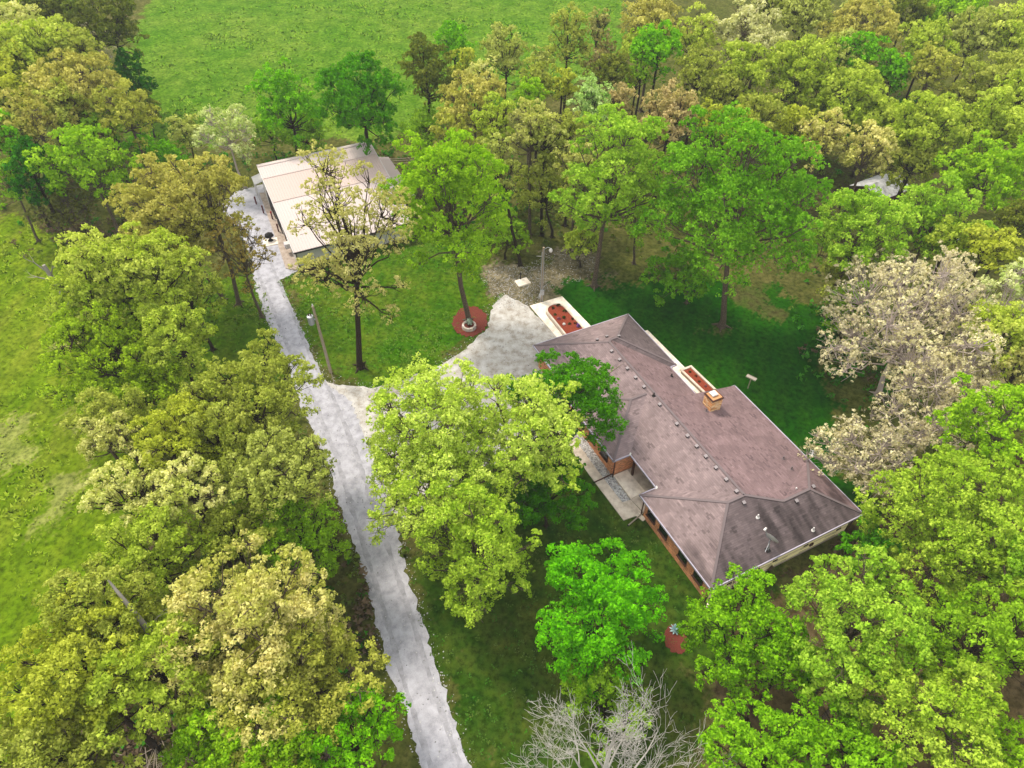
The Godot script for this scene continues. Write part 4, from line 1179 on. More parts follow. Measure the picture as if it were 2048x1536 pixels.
func build_house() -> void:
	house = thing("ranch_house", "low brick ranch house with a brownish grey shingled hip roof", "house", Vector3(14.2, 0, -25.17), deg_to_rad(26.1))
	var k := 5.0 / 12.0
	var top := 1.875
	var a0 := [0.0, -0.25, 0.0]
	var b0 := [0.0, 14.1, 0.0]
	var p1 := [4.5, 4.25, top]
	var v1 := [4.5, 5.8, top]
	var v2 := [3.05, 8.47, 1.271]
	var p2 := [3.05, 11.05, 1.271]
	var d0 := [9.0, -0.25, 0.0]
	var i0 := [9.0, 1.3, 0.0]
	var j0 := [12.8, 1.3, 0.0]
	var k0 := [12.8, -0.3, 0.0]
	var l0 := [20.8, -0.3, 0.0]
	var m0 := [20.8, 1.3, 0.0]
	var m1 := [20.8, 0.3, 0.0]
	var apex := [16.8, 5.3, 1.667]
	var hip := [16.8, 3.7, 1.667]
	var rg := [20.8, 5.8, top]
	var xx := [23.7, 5.8, top]
	var h0 := [28.2, 0.3, 0.0]
	var rl := [28.2, 10.97, 0.0]
	var rr := [20.0, 10.97, 0.0]
	var n0 := [20.0, 10.3, 0.0]
	var yy := [24.1, 6.87, 1.708]
	var zz := [24.1, 6.2, 1.708]
	var g1 := [15.4, 5.8, top]
	var g2 := [15.4, 14.1, 0.0]
	var g3 := [15.4, 10.3, 0.0]
	var w0 := [6.1, 14.1, 0.0]
	# roof planes
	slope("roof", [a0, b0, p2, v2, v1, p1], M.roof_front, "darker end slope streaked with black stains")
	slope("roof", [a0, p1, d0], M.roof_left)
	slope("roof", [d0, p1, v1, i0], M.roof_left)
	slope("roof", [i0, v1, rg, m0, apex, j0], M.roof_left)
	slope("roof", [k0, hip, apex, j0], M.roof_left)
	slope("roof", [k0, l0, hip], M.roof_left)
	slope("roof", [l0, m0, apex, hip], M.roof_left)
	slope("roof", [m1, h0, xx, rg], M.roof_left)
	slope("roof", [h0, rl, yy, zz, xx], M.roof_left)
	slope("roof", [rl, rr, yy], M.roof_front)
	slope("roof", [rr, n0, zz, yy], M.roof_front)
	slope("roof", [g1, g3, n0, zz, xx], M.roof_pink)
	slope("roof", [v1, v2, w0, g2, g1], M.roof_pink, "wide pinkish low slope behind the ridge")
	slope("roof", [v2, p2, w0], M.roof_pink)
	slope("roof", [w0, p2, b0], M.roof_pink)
	# gable fillers
	var s := Soup.new()
	s.tri(hp(15.4, 5.8, top), hp(15.4, 14.1, 0), hp(15.4, 10.3, 0))
	part("gable", s, M.siding, house)
	s = Soup.new()
	s.tri(hp(20.8, 0.3, 0), hp(20.8, 5.8, top), hp(20.8, 1.3, 0))
	part("gable", s, M.siding, house)
	for e in [[a0, p1], [p1, v1], [v1, v2], [v2, p2], [p2, b0], [p2, w0], [d0, p1], [v1, g1], [g1, xx], [h0, xx], [rl, yy], [rr, yy], [yy, zz], [zz, xx], [k0, hip], [l0, hip], [hip, apex]]:
		cap(e[0], e[1])
	# gutters and soffit along the outline
	var outline := [a0, d0, i0, j0, k0, l0, m1, h0, rl, rr, n0, g3, g2, w0, b0]
	for i in outline.size():
		eave_run(outline[i], outline[(i + 1) % outline.size()])
	s = Soup.new()
	var plan := PackedVector2Array()
	for q in outline:
		plan.append(Vector2(q[1], -q[0]))
	s.prism(plan, EAVE - 0.10, EAVE - 0.06)
	part("soffit", s, M.trim_white, house)
	# walls, 0.45 m in from the eaves
	var brick: Material = M.brick
	var siding: Material = M.siding
	wall_run([0.45, 0.3], [0.45, 13.55], siding)
	wall_run([0.55, 0.22], [8.55, 0.22], brick)
	wall_run([8.55, 0.32], [8.55, 3.3], brick)
	wall_run([8.6, 3.4], [13.3, 3.4], brick)
	wall_run([13.25, 0.26], [13.25, 3.3], brick)
	wall_run([13.35, 0.16], [20.35, 0.16], brick)
	wall_run([20.35, 0.26], [20.35, 0.7], brick)
	wall_run([20.45, 0.76], [27.75, 0.76], brick)
	wall_run([27.75, 0.86], [27.75, 10.42], brick)
	wall_run([27.65, 10.52], [20.45, 10.52], brick)
	wall_run([20.4, 9.8], [15.05, 9.8], siding)
	wall_run([14.95, 9.9], [14.95, 13.55], siding)
	wall_run([14.85, 13.65], [0.55, 13.65], siding)
	box_part("foundation", Vector3(6.92, 0.07, -0.34), Vector3(13.3, 0.16, 0.04), M.concrete_grey, house)
	# windows under the brick eaves
	for u in [7.6, 6.0, 3.5, 1.6]:
		window(Vector3(0.1, 1.55, -u), 1.05, 1.2, -PI / 2)
	for u in [14.6, 16.6, 18.6]:
		window(Vector3(0.04, 1.55, -u), 1.1, 1.2, -PI / 2)
	window(Vector3(3.28, 1.5, -11.9), 1.3, 1.3, -PI / 2)
	var door := box_part("door", Vector3(3.28, 1.03, -10.0), Vector3(0.05, 2.05, 0.95), M.maroon, house)
	box_part("handle", Vector3(3.24, 1.0, -9.65), Vector3(0.05, 0.12, 0.04), M.galvanised, door)
	# small louvres on the beige end wall
	for v in [2.0, 4.6, 6.3, 9.3, 12.6]:
		var lv := box_part("louvre", Vector3(v, 1.05, -0.335), Vector3(0.46, 0.18, 0.03), M.brown_metal, house)
		for q in 3:
			box_part("slat", Vector3(v, 0.99 + q * 0.06, -0.315), Vector3(0.42, 0.022, 0.02), M.dark, lv)
	box_part("hose_reel", Vector3(9.9, 0.8, -0.30), Vector3(0.3, 0.3, 0.12), M.brown_metal, house)
	# porch posts
	for u in [9.35, 12.4]:
		box_part("porch_post", Vector3(1.55, 1.26, -u), Vector3(0.16, 2.4, 0.16), M.brown_metal, house)
	# downspouts
	for q in [[0.32, 0.06], [8.75, 0.06], [13.0, 0.02], [0.28, 13.8], [20.2, 10.75]]:
		s = Soup.new()
		s.tube([Vector3(q[1], EAVE - 0.16, -q[0]), Vector3(q[1], 0.3, -q[0]), Vector3(q[1] - 0.05, 0.08, -q[0] + 0.05)], [0.055, 0.055, 0.055], 6)
		part("downspout", s, M.brown_metal, house)
	# flashing at the two porch corners
	for q in [i0, j0]:
		s = Soup.new()
		s.box(hp(q[0], q[1], 0.02), Vector3(0.34, 0.05, 0.14), Basis(Vector3.UP, 0.78))
		part("flashing", s, M.trim_white, house)
	# roof vents: squat boxes with a lid
	for q in [[22.6, 5.35], [21.3, 5.38], [20.05, 5.4], [18.75, 5.42], [17.45, 5.44], [15.1, 5.45], [12.65, 5.46], [11.2, 5.47], [9.98, 5.48], [8.8, 5.49], [7.55, 5.5], [6.28, 5.5], [5.05, 5.5], [24.84, 5.21], [24.84, 6.25], [24.2, 7.15], [4.0, 5.37], [2.64, 9.43], [3.14, 11.57]]:
		var u: float = q[0]
		var v: float = q[1]
		var h := k * (v - 1.3)
		if u > 24.5:
			h = k * (28.2 - u)
		elif u > 24.0:
			h = k * (10.97 - v)
		elif u > 20.8:
			h = 0.341 * (v - 0.3)
		elif u < 4.5 and v < 11.0:
			h = k * u
		elif v > 11.0:
			h = k * (14.1 - v)
		var vent := box_part("roof_vent", hp(u, v, h + 0.07), Vector3(0.22, 0.16, 0.22), M.dark, house, Basis(Vector3.UP, 0.0), 0.03)
		var lean := Basis(Vector3(0, 0, 1), 0.30) if u > 4.6 and u < 24.0 else Basis(Vector3(1, 0, 0), 0.30 if u < 4.6 else -0.3)
		box_part("lid", hp(u, v, h + 0.17), Vector3(0.26, 0.04, 0.26), M.vent_lid, vent, lean)
	# plumbing stacks
	for q in [[2.8, 5.84, 1.17, 1], [16.2, 5.6, 1.82, 0], [18.6, 9.4, 0.37, 0], [3.6, 10.3, 0.87, 1], [0.5, 9.44, 0.2, 1], [6.63, 11.86, 0.51, 2], [5.5, 11.7, 0.54, 2], [13.2, 9.0, 1.15, 2]]:
		s = Soup.new()
		s.tube([hp(q[0], q[1], q[2] - 0.05), hp(q[0], q[1], q[2] + 0.32)], [0.06, 0.06], 8)
		var pipe := part("vent_pipe", s, [M.dark, M.white_metal, M.ridge_cap][q[3]], house)
		s = Soup.new()
		s.lathe([Vector2(0.17, 0.0), Vector2(0.12, 0.05), Vector2(0.065, 0.1)], 10, hp(q[0], q[1], q[2] - 0.01))
		part("boot", s, [M.dark, M.white_metal, M.ridge_cap][q[3]], pipe)
	build_chimney()


func window(at: Vector3, wide: float, high: float, turn: float) -> void:
	var b := Basis(Vector3.UP, turn)
	var w := box_part("window", at, Vector3(wide, high, 0.06), M.brown_metal, house, b)
	box_part("pane", at + b * Vector3(0, 0.0, 0.0) + Vector3(-0.035, 0, 0), Vector3(wide - 0.14, high - 0.14, 0.03), M.pane, w, b)
	box_part("sill", at + Vector3(-0.05, -high / 2 - 0.04, 0), Vector3(wide + 0.1, 0.06, 0.16), M.brown_metal, w, b)


func build_chimney() -> void:
	var r := RandomNumberGenerator.new()
	r.seed = 5
	# ledge stone stack at along 13.06-14.14, across 9.34-10.41, standing on the pinkish slope
	var c := hp(13.6, 9.87, 0.0)
	var core := Soup.new()
	core.box(c + Vector3(0, 1.25, 0), Vector3(0.96, 2.2, 0.96))
	var stack := part("chimney", core, M.ledge[3], house)
	stack.set_meta("label", "stubby chimney of tan ledge stone with a white flue cap")
	var y := 0.62
	while y < 2.22:
		var h := r.randf_range(0.10, 0.17)
		for side in 4:
			var turn := Basis(Vector3.UP, side * PI / 2)
			var x := -0.54
			while x < 0.5:
				var w := minf(r.randf_range(0.22, 0.5), 0.54 - x)
				if 0.54 - x - w < 0.12:
					w = 0.54 - x
				var s := Soup.new()
				var proud := r.randf_range(0.03, 0.08)
				s.box(c + turn * Vector3(x + w * 0.5, y + h * 0.5, 0.48 + proud * 0.5), Vector3(w - 0.02, h - 0.015, proud), turn * Basis(Vector3.FORWARD, r.randfn(0, 0.02)))
				part("stone", s, M.ledge[r.randi() % M.ledge.size()], stack)
				x += w
		y += h
	var s2 := Soup.new()
	s2.box(c + Vector3(0, 2.29, 0), Vector3(1.22, 0.08, 1.22), Basis.IDENTITY, 0.03)
	part("crown_slab", s2, M.brown_metal, stack)
	s2 = Soup.new()
	s2.box(c + Vector3(-0.02, 2.40, -0.1), Vector3(0.42, 0.16, 0.42))
	part("flue", s2, M.dark, stack)
	s2 = Soup.new()
	s2.box(c + Vector3(-0.02, 2.52, -0.1), Vector3(0.62, 0.07, 0.62), Basis.IDENTITY, 0.06)
	part("flue_cap", s2, M.white_metal, stack)


func at_house(along: float, across: float, up := 0.0) -> Vector3:
	return house.transform * Vector3(across, up, -along)


func outline_at_house(pts: Array) -> PackedVector2Array:
	var out := PackedVector2Array()
	for q in pts:
		var p := at_house(q[0], q[1])
		out.append(Vector2(p.x, p.z))
	return out


func slab(called: String, pts: Array, y0: float, y1: float, m: Material, label: String) -> void:
	var s := Soup.new()
	s.prism(outline_at_house(pts), y0, y1)
	structure(called, s, m, label)


func build_house_surroundings() -> void:
	var r := RandomNumberGenerator.new()
	r.seed = 66
	slab("patio", [[36.5, 4.2], [36.4, 8.1], [27.6, 8.5], [27.6, 4.4]], 0.0, 0.10, M.concrete_white, "white concrete patio around the oval planter")
	slab("path", [[27.6, 10.4], [27.6, 13.3], [20.6, 13.45], [14.9, 13.5], [14.9, 12.6], [20.7, 12.1], [20.6, 10.4]], 0.0, 0.09, M.concrete_white, "white concrete walk behind the house")
	slab("path", [[20.55, 11.3], [20.6, 12.05], [15.2, 12.55], [15.2, 10.2], [20.5, 10.2]], 0.0, 0.085, M.concrete_grey, "grey strip of concrete beside the long planter")
	slab("porch", [[13.1, 0.35], [13.1, 3.3], [8.7, 3.3], [8.7, 0.35], [10.3, 0.12], [13.05, 0.1]], 0.0, 0.12, M.concrete, "concrete porch floor under the front eave")
	slab("porch_step", [[13.03, 0.12], [13.03, 1.5], [10.5, 1.58], [10.35, 0.15]], 0.12, 0.17, M.concrete_white, "white concrete landing in front of the porch")
	slab("walkway", [[22.0, -1.75], [22.0, -0.85], [13.3, -0.78], [10.4, -0.66], [10.33, 0.1], [8.75, 0.25], [8.9, -1.5], [13.15, -1.62]], 0.0, 0.10, M.concrete, "pale concrete walkway along the front of the house")
	slab("rock_bed", [[20.5, -0.82], [20.5, 0.05], [13.1, 0.08], [10.37, 0.1], [10.42, -0.64], [13.3, -0.76]], 0.0, 0.03, M.concrete_grey, "bed of river stones between walkway and brick wall")
	var stones := Soup.new()
	stones.coloured = true
	for k in 1500:
		var p := at_house(r.randf_range(10.4, 20.4), r.randf_range(-0.74, 0.06), 0.03)
		pebble(stones, p, r.randf_range(0.05, 0.13), r, r.randf_range(0.2, 0.6))
	var sm: StandardMaterial3D = M.grass.duplicate()
	sm.backlight_enabled = false
	var o := part("river_pebbles", stones, sm)
	stuff(o)
	o.set_meta("label", "grey and white river stones in the bed by the brick wall")
	# drain pipes that run over the ground
	for q in [[13.2, 0.05, 13.14, -1.62, "brown drain pipe crossing the walkway at the brick corner"], [8.72, 0.1, 8.3, -1.45, "grey drain pipe lying on grass at the walkway's lower end"], [0.3, 0.1, -0.35, 0.55, "short drain pipe at the beige end wall's corner"]]:
		var d := thing("drain_pipe", q[4], "drain pipe")
		var s := Soup.new()
		s.tube([at_house(q[0], q[1], 0.20), at_house(q[0] * 0.7 + q[2] * 0.3, q[1] * 0.7 + q[3] * 0.3, 0.16), at_house(q[2], q[3], 0.14)], [0.06, 0.06, 0.06], 7)
		part("pipe", s, M.wood_grey if q[0] < 13.0 else M.brown_metal, d)
		s = Soup.new()
		s.tube([at_house(q[2], q[3], 0.14), at_house(q[2] + (q[2] - q[0]) * 0.04, q[3] + (q[3] - q[1]) * 0.04, 0.13)], [0.075, 0.075], 7)
		part("mouth", s, M.dark, d)
	for q in [[8.55, -0.1, 0.3, "white splash block below the porch corner downspout"], [-0.25, 0.25, 0.8, "concrete splash block at the lower corner of the brick wall"]]:
		var d := thing("splash_block", q[3], "splash block", at_house(q[0], q[1]), deg_to_rad(26.1) + q[2])
		box_part("tray", Vector3(0, 0.05, 0), Vector3(0.34, 0.08, 0.75), M.concrete_white, d)
		for e in [-0.16, 0.16]:
			box_part("rim", Vector3(e, 0.11, 0), Vector3(0.05, 0.05, 0.75), M.concrete_white, d)
	planter_oval(r)
	planter_long(r)
	dishes()


func planter_oval(r: RandomNumberGenerator) -> void:
	# a raised bed with a rounded end
	var o := thing("oval_planter", "long rounded raised planter with a pale block wall and red mulch", "planter")
	var line: Array = []
	for k in 13:
		var a := PI * k / 12.0
		line.append([34.1 + sin(a) * 1.15, 6.15 - cos(a) * 1.12])
	line.append([29.2, 7.35])
	line.append([29.2, 5.0])
	var outer := outline_at_house(line)
	var wall := Soup.new()
	wall.prism(outer, 0.1, 0.30)
	part("wall", wall, M.concrete_grey, o)
	var inner: Array = []
	for q in line:
		inner.append([34.1 + (q[0] - 34.1) * 0.86 if q[0] > 34.1 else q[0] + (0.0 if q[0] > 30 else 0.2), 6.17 + (q[1] - 6.17) * 0.84])
	var coping := Soup.new()
	var inside := outline_at_house(inner)
	for i in outer.size():
		var j := (i + 1) % outer.size()
		coping.quad(Vector3(outer[i].x, 0.55, outer[i].y), Vector3(inside[i].x, 0.55, inside[i].y), Vector3(inside[j].x, 0.55, inside[j].y), Vector3(outer[j].x, 0.55, outer[j].y))
		coping.quad(Vector3(inside[i].x, 0.40, inside[i].y), Vector3(inside[j].x, 0.40, inside[j].y), Vector3(inside[j].x, 0.55, inside[j].y), Vector3(inside[i].x, 0.55, inside[i].y))
		coping.quad(Vector3(outer[i].x, 0.30, outer[i].y), Vector3(outer[i].x, 0.55, outer[i].y), Vector3(outer[j].x, 0.55, outer[j].y), Vector3(outer[j].x, 0.30, outer[j].y))
	part("coping", coping, M.concrete, o)
	var soil := Soup.new()
	soil.prism(inside, 0.31, 0.46)
	part("mulch", soil, M.mulch_orange, o)
	var names := ["small brown shrub at the rounded end of the oval planter", "dark green shrub in the middle of the oval planter", "small round shrub near the house in the oval planter", "low reddish plant at the lawn side of the oval planter", "dark plant nearest the house roof in the oval planter", "pink flowering plant at the gravel side of the oval planter", "lavender flower clump at the planter's house end", "tiny shrub left of the planter's middle", "row plant along the curved back of the oval planter", "row plant beside the lawn edge of the oval planter"]
	var spots := [[34.6, 6.0, 0.22, 0], [32.7, 6.3, 0.26, 0], [31.6, 6.3, 0.22, 0], [32.2, 6.95, 0.2, 1], [31.4, 6.9, 0.2, 1], [32.75, 5.7, 0.24, 2], [30.95, 6.95, 0.32, 3], [33.6, 5.65, 0.2, 0], [34.7, 6.75, 0.28, 0], [33.6, 6.85, 0.26, 0]]
	for i in spots.size():
		small_plant("planter_shrub", names[i], at_house(spots[i][0], spots[i][1], 0.44), spots[i][2], spots[i][3], r, "plants in the oval planter")
	var rock := thing("planter_rock", "single white rock lying on the oval planter's mulch", "rock", at_house(31.8, 5.75, 0.46))
	var s := Soup.new()
	s.lathe([Vector2(0.16, 0.0), Vector2(0.18, 0.06), Vector2(0.12, 0.13), Vector2(0.0, 0.15)], 7)
	part("stone", s, M.trim_white, rock)


func small_plant(called: String, label: String, at: Vector3, size: float, kind: int, r: RandomNumberGenerator, group: String) -> void:
	var o := thing(called, label, "plant", at, 0.0, group)
	var s := Soup.new()
	s.coloured = true
	for k in 9:
		var d := Vector3(r.randfn(), absf(r.randfn()) * 0.8, r.randfn()).normalized()
		var c: Color = [lin(84, 70, 46), lin(96, 42, 40), lin(190, 110, 140), lin(150, 110, 190)][kind] * r.randf_range(0.6, 1.0)
		if r.randf() < 0.3:
			c = lin(80, 110, 50) * 0.7
		tuft(s, d * size * 0.55, d + Vector3(0, 0.5, 0), size * 0.6, Color(c.r, c.g, c.b), r)
	part("leaves", s, M.leaf, o)
	s = Soup.new()
	s.tube([Vector3(0, -0.05, 0), Vector3(0.01, size * 0.5, 0)], [0.02, 0.012], 4)
	part("stem", s, M.bark_dark, o)


func planter_long(r: RandomNumberGenerator) -> void:
	var o := thing("long_planter", "narrow raised block planter with red mulch beside the back walk", "planter")
	var outer := [[20.85, 12.6], [20.85, 13.75], [15.9, 13.95], [15.9, 12.85]]
	var s := Soup.new()
	s.prism(outline_at_house(outer), 0.0, 0.40)
	part("wall", s, M.concrete_grey, o)
	for q in [[outer[0], outer[1]], [outer[1], outer[2]], [outer[2], outer[3]], [outer[3], outer[0]]]:
		var p := at_house(q[0][0], q[0][1], 0.46)
		var w := at_house(q[1][0], q[1][1], 0.46)
		var z := (w - p).normalized()
		s = Soup.new()
		s.box((p + w) * 0.5, Vector3(0.22, 0.12, p.distance_to(w) + (0.22 if absf(q[0][0] - q[1][0]) < 1.0 else -0.225)), Basis(z.cross(Vector3.UP) * -1.0, Vector3.UP, z))
		part("coping", s, M.concrete, o)
	s = Soup.new()
	s.prism(outline_at_house([[20.7, 12.75], [20.7, 13.6], [16.05, 13.8], [16.05, 13.0]]), 0.40, 0.45)
	part("mulch", s, M.mulch_orange, o)
	var names := ["first small plant at the walk end of the long planter", "yellow tipped plant second in the long planter", "small plant third in the long planter", "white flowering plant in the long planter's middle", "small plant next to the white flowers in the long planter", "white flowering plant near the roof end of the long planter"]
	for i in 6:
		small_plant("border_plant", names[i], at_house(20.3 - i * 0.75, 13.2 + (i % 2) * 0.16, 0.44), 0.16, [0, 1, 0, 2, 1, 2][i], r, "plants in the long planter")


func dishes() -> void:
	# dish aerial on the near slope
	var o := thing("satellite_dish", "white dish aerial on a bent mast near the lower roof edge", "antenna", at_house(0.62, 5.25, EAVE + 0.26), deg_to_rad(26.1))
	o.scale = Vector3.ONE * 1.3
	var s := Soup.new()
	s.tube([Vector3(0, 0, 0), Vector3(0, 0.25, 0.02), Vector3(0, 0.55, -0.12), Vector3(0, 0.85, -0.12)], [0.035, 0.035, 0.035, 0.03], 7)
	part("mast", s, M.galvanised, o)
	s = Soup.new()
	s.box(Vector3(0, 0.0, 0), Vector3(0.3, 0.03, 0.3), Basis(Vector3.RIGHT, 0.39))
	part("foot", s, M.dark, o)
	s = Soup.new()
	var tilt := Basis(Vector3(0.3, 0, 0.95).normalized(), -1.15)
	var rings: Array = []
	for i in 5:
		var ring: Array = []
		for k in 18:
			var q := i / 4.0 * 0.46
			ring.append(Vector3(0, 0.95, -0.1) + tilt * Vector3(cos(TAU * k / 18) * q, q * q * 0.5, sin(TAU * k / 18) * q * 0.9))
		rings.append(ring)
	for i in 4:
		for k in 18:
			var l := (k + 1) % 18
			s.quad(rings[i][k], rings[i + 1][k], rings[i + 1][l], rings[i][l])
	part("dish", s, M.white_metal, o)
	s = Soup.new()
	s.tube([Vector3(0, 0.9, -0.1), Vector3(-0.25, 1.2, -0.25), Vector3(-0.32, 1.62, -0.42)], [0.022, 0.022, 0.022], 6)
	part("feed_arm", s, M.galvanised, o)
	s = Soup.new()
	s.box(Vector3(-0.33, 1.68, -0.45), Vector3(0.12, 0.2, 0.12), tilt, 0.02)
	part("receiver", s, M.white_metal, o)
	s = Soup.new()
	s.tube([Vector3(0.0, 0.55, -0.1), Vector3(-0.5, 0.42, 0.2)], [0.02, 0.02], 6)
	part("brace", s, M.galvanised, o)
	# aerial by the back eave
	o = thing("eave_antenna", "small white antenna clamped to the back eave beside the blossom tree", "antenna", at_house(5.9, 14.2, EAVE), deg_to_rad(26.1))
	s = Soup.new()
	s.tube([Vector3(0, -0.2, 0), Vector3(0, 0.7, 0)], [0.03, 0.03], 7)
	part("mast", s, M.galvanised, o)
	s = Soup.new()
	s.box(Vector3(0, 0.72, 0), Vector3(0.7, 0.06, 0.12), Basis(Vector3.UP, 0.6))
	part("boom", s, M.white_metal, o)
	for k in 3:
		s = Soup.new()
		s.box(Vector3(-0.22 + k * 0.22, 0.76, 0.15 - k * 0.15), Vector3(0.05, 0.03, 0.5), Basis(Vector3.UP, 0.6))
		part("element", s, M.white_metal, o)


# ---------------------------------------------------------------- the metal building

func barn_roof(u: float) -> float:
	return 2.3 + (u + 0.6) * 0.1948


func build_barn() -> void:
	barn = thing("metal_building", "large white metal workshop building with a ribbed low pitched roof", "building", Vector3(-24.46, 0, -67.04), deg_to_rad(26.1))
	var wm: Material = M.wall_white
	box_part("wall", Vector3(7.0, 1.13, -0.1), Vector3(14.0, 2.26, 0.2), wm, barn)
	var sides := [[0.1, -1.0], [13.9, 1.0]]
	for q in sides:
		var s := Soup.new()
		var x: float = q[0]
		for e in [-0.1, 0.1]:
			var a := Vector3(x + e, 0, -0.2)
			var b := Vector3(x + e, 0, -15.6)
			var c := Vector3(x + e, 5.0, -15.6)
			var c2 := Vector3(x + e, barn_roof(14.8) - 0.06, -14.8)
			var d := Vector3(x + e, barn_roof(0.2) - 0.06, -0.2)
			s.quad(a, b, c, c2) if e > 0 else s.quad(a, c2, c, b)
			s.tri(a, c2, d) if e > 0 else s.tri(a, d, c2)
		part("wall", s, wm, barn)
	box_part("wall", Vector3(7.0, 2.45, -15.7), Vector3(14.0, 4.9, 0.2), wm, barn)
	# roof in three lapped runs, ribs on each, and the short far slope
	var runs := [[-0.6, 8.05, 0.0, M.roof_white], [7.95, 12.45, 0.03, M.roof_cream], [12.35, 14.85, 0.06, M.roof_white]]
	for run in runs:
		var s := Soup.new()
		var u0: float = run[0]
		var u1: float = run[1]
		var lift: float = run[2]
		var a := Vector3(-0.2, barn_roof(u0) + lift, -u0)
		var b := Vector3(14.15, barn_roof(u0) + lift, -u0)
		var c := Vector3(14.15, barn_roof(u1) + lift, -u1)
		var d := Vector3(-0.2, barn_roof(u1) + lift, -u1)
		var down := Vector3(0, -0.05, 0)
		s.quad(a, d, c, b)
		s.quad(a + down, b + down, c + down, d + down)
		s.quad(a + down, a, b, b + down)
		s.quad(c + down, c, d, d + down)
		s.quad(d + down, d, a, a + down)
		s.quad(b + down, b, c, c + down)
		var o := part("roof", s, run[3], barn)
		var tilt := Basis(Vector3.RIGHT, atan(0.1948))
		s = Soup.new()
		for k in 46:
			s.box((a + d) * 0.5 + Vector3(0.12 + k * 0.313, 0.018, 0), Vector3(0.07, 0.045, (d - a).length()), tilt, 0.008)
		stuff(part("ribs", s, run[3], o))
		s = Soup.new()
		s.box((d + c) * 0.5 + Vector3(0, 0.045, 0.02), Vector3(14.36, 0.03, 0.10), tilt)
		part("lap", s, M.roof_beige if u1 < 14 else M.roof_white, o)
	var top := barn_roof(14.8)
	var s3 := Soup.new()
	s3.quad(Vector3(-0.2, top + 0.06, -14.87), Vector3(-0.2, 5.0, -16.1), Vector3(14.15, 5.0, -16.1), Vector3(14.15, top + 0.06, -14.87))
	s3.quad(Vector3(-0.2, 4.94, -16.1), Vector3(-0.2, top, -14.87), Vector3(14.15, top, -14.87), Vector3(14.15, 4.94, -16.1))
	var far := part("roof", s3, M.roof_white, barn)
	box_part("ridge_cap", Vector3(6.98, top + 0.09, -14.86), Vector3(14.4, 0.04, 0.4), M.roof_white, far)
	# rake trim
	for x in [-0.22, 14.18]:
		var s := Soup.new()
		s.box(Vector3(x, (barn_roof(-0.6) + barn_roof(14.8)) * 0.5 - 0.03, -7.1), Vector3(0.06, 0.2, 15.72), Basis(Vector3.RIGHT, atan(0.1948)))
		part("trim", s, M.white_metal, barn)
	box_part("gutter", Vector3(6.98, 2.2, 0.66), Vector3(14.4, 0.13, 0.11), M.dark, barn)
	for x in [0.06, 13.94]:
		box_part("corner_post", Vector3(x, 1.1, 0.03), Vector3(0.12, 2.2, 0.08), M.brown_metal, barn)
	# doors on the drive side
	for q in [[12.4, 2.9, 2.7, "roll_door"], [8.6, 2.9, 2.5, "roll_door"], [5.6, 0.95, 2.0, "door"], [1.8, 0.95, 1.5, "window"]]:
		var s := Soup.new()
		s.box(Vector3(-0.02, q[2] * 0.5 + (0.6 if q[3] == "window" else 0.02), -q[0]), Vector3(0.06, q[2] - (0.5 if q[3] == "window" else 0.0), q[1]))
		var d := part(q[3], s, M.brown_metal, barn)
		if q[3] == "roll_door":
			for k in 5:
				box_part("panel", Vector3(-0.06, 0.28 + k * (q[2] - 0.1) / 5.0, -q[0]), Vector3(0.04, (q[2] - 0.2) / 5.0 - 0.04, q[1] - 0.3), M.dark, d)
		elif q[3] == "window":
			box_part("pane", Vector3(-0.06, 1.35, -q[0]), Vector3(0.03, 0.8, 0.75), M.pane, d)
		else:
			box_part("handle", Vector3(-0.07, 1.0, -q[0] - 0.35), Vector3(0.04, 0.12, 0.04), M.galvanised, d)
	# lean-to on the far side
	var s4 := Soup.new()
	var a4 := Vector3(14.2, 3.45, -14.7)
	var b4 := Vector3(14.2, 2.95, -4.6)
	var c4 := Vector3(16.3, 2.5, -4.6)
	var d4 := Vector3(16.3, 2.95, -14.7)
	s4.quad(b4, a4, d4, c4)
	var dn := Vector3(0, -0.05, 0)
	s4.quad(a4 + dn, b4 + dn, c4 + dn, d4 + dn)
	s4.quad(c4 + dn, c4, d4, d4 + dn)
	s4.quad(b4 + dn, b4, c4, c4 + dn)
	s4.quad(d4 + dn, d4, a4, a4 + dn)
	part("lean_to_roof", s4, M.roof_beige, barn)
	for z in [-4.8, -8.0, -11.2, -14.5]:
		box_part("post", Vector3(16.15, 1.2, z), Vector3(0.14, 2.42 + (-z - 4.8) * 0.04, 0.14), M.pole_wood, barn)
	# awning at the far corner
	var s5 := Soup.new()
	s5.quad(Vector3(-1.0, 2.5, -16.0), Vector3(-1.0, 2.5, -18.2), Vector3(0.3, 2.8, -18.2), Vector3(0.3, 2.8, -16.0))
	s5.quad(Vector3(-1.0, 2.45, -16.0), Vector3(0.3, 2.75, -16.0), Vector3(0.3, 2.75, -18.2), Vector3(-1.0, 2.45, -18.2))
	part("awning", s5, M.white_metal, barn)
	for q in [[-0.9, -16.2], [-0.9, -18.1], [0.2, -18.1]]:
		box_part("post", Vector3(q[0], 1.25, q[1]), Vector3(0.1, 2.5, 0.1), M.white_metal, barn)
	# apron and the things in front of it
	var s6 := Soup.new()
	s6.prism(PackedVector2Array([Vector2(-33.0, -83.2), Vector2(-31.6, -83.5), Vector2(-24.5, -66.95), Vector2(-24.6, -66.2), Vector2(-25.8, -66.6), Vector2(-28.6, -73.2)]), 0.0, 0.10)
	structure("concrete_apron", s6, M.concrete_grey, "grey pinkish concrete apron along the metal building's drive side")
	var ac := thing("air_conditioner", "white window air conditioner on the metal building's drive side wall", "air conditioner", barn.transform * Vector3(-0.3, 0.85, -3.1), deg_to_rad(26.1))
	box_part("case", Vector3(0, 0.3, 0), Vector3(0.6, 0.55, 0.75), M.white_metal, ac, Basis.IDENTITY, 0.02)
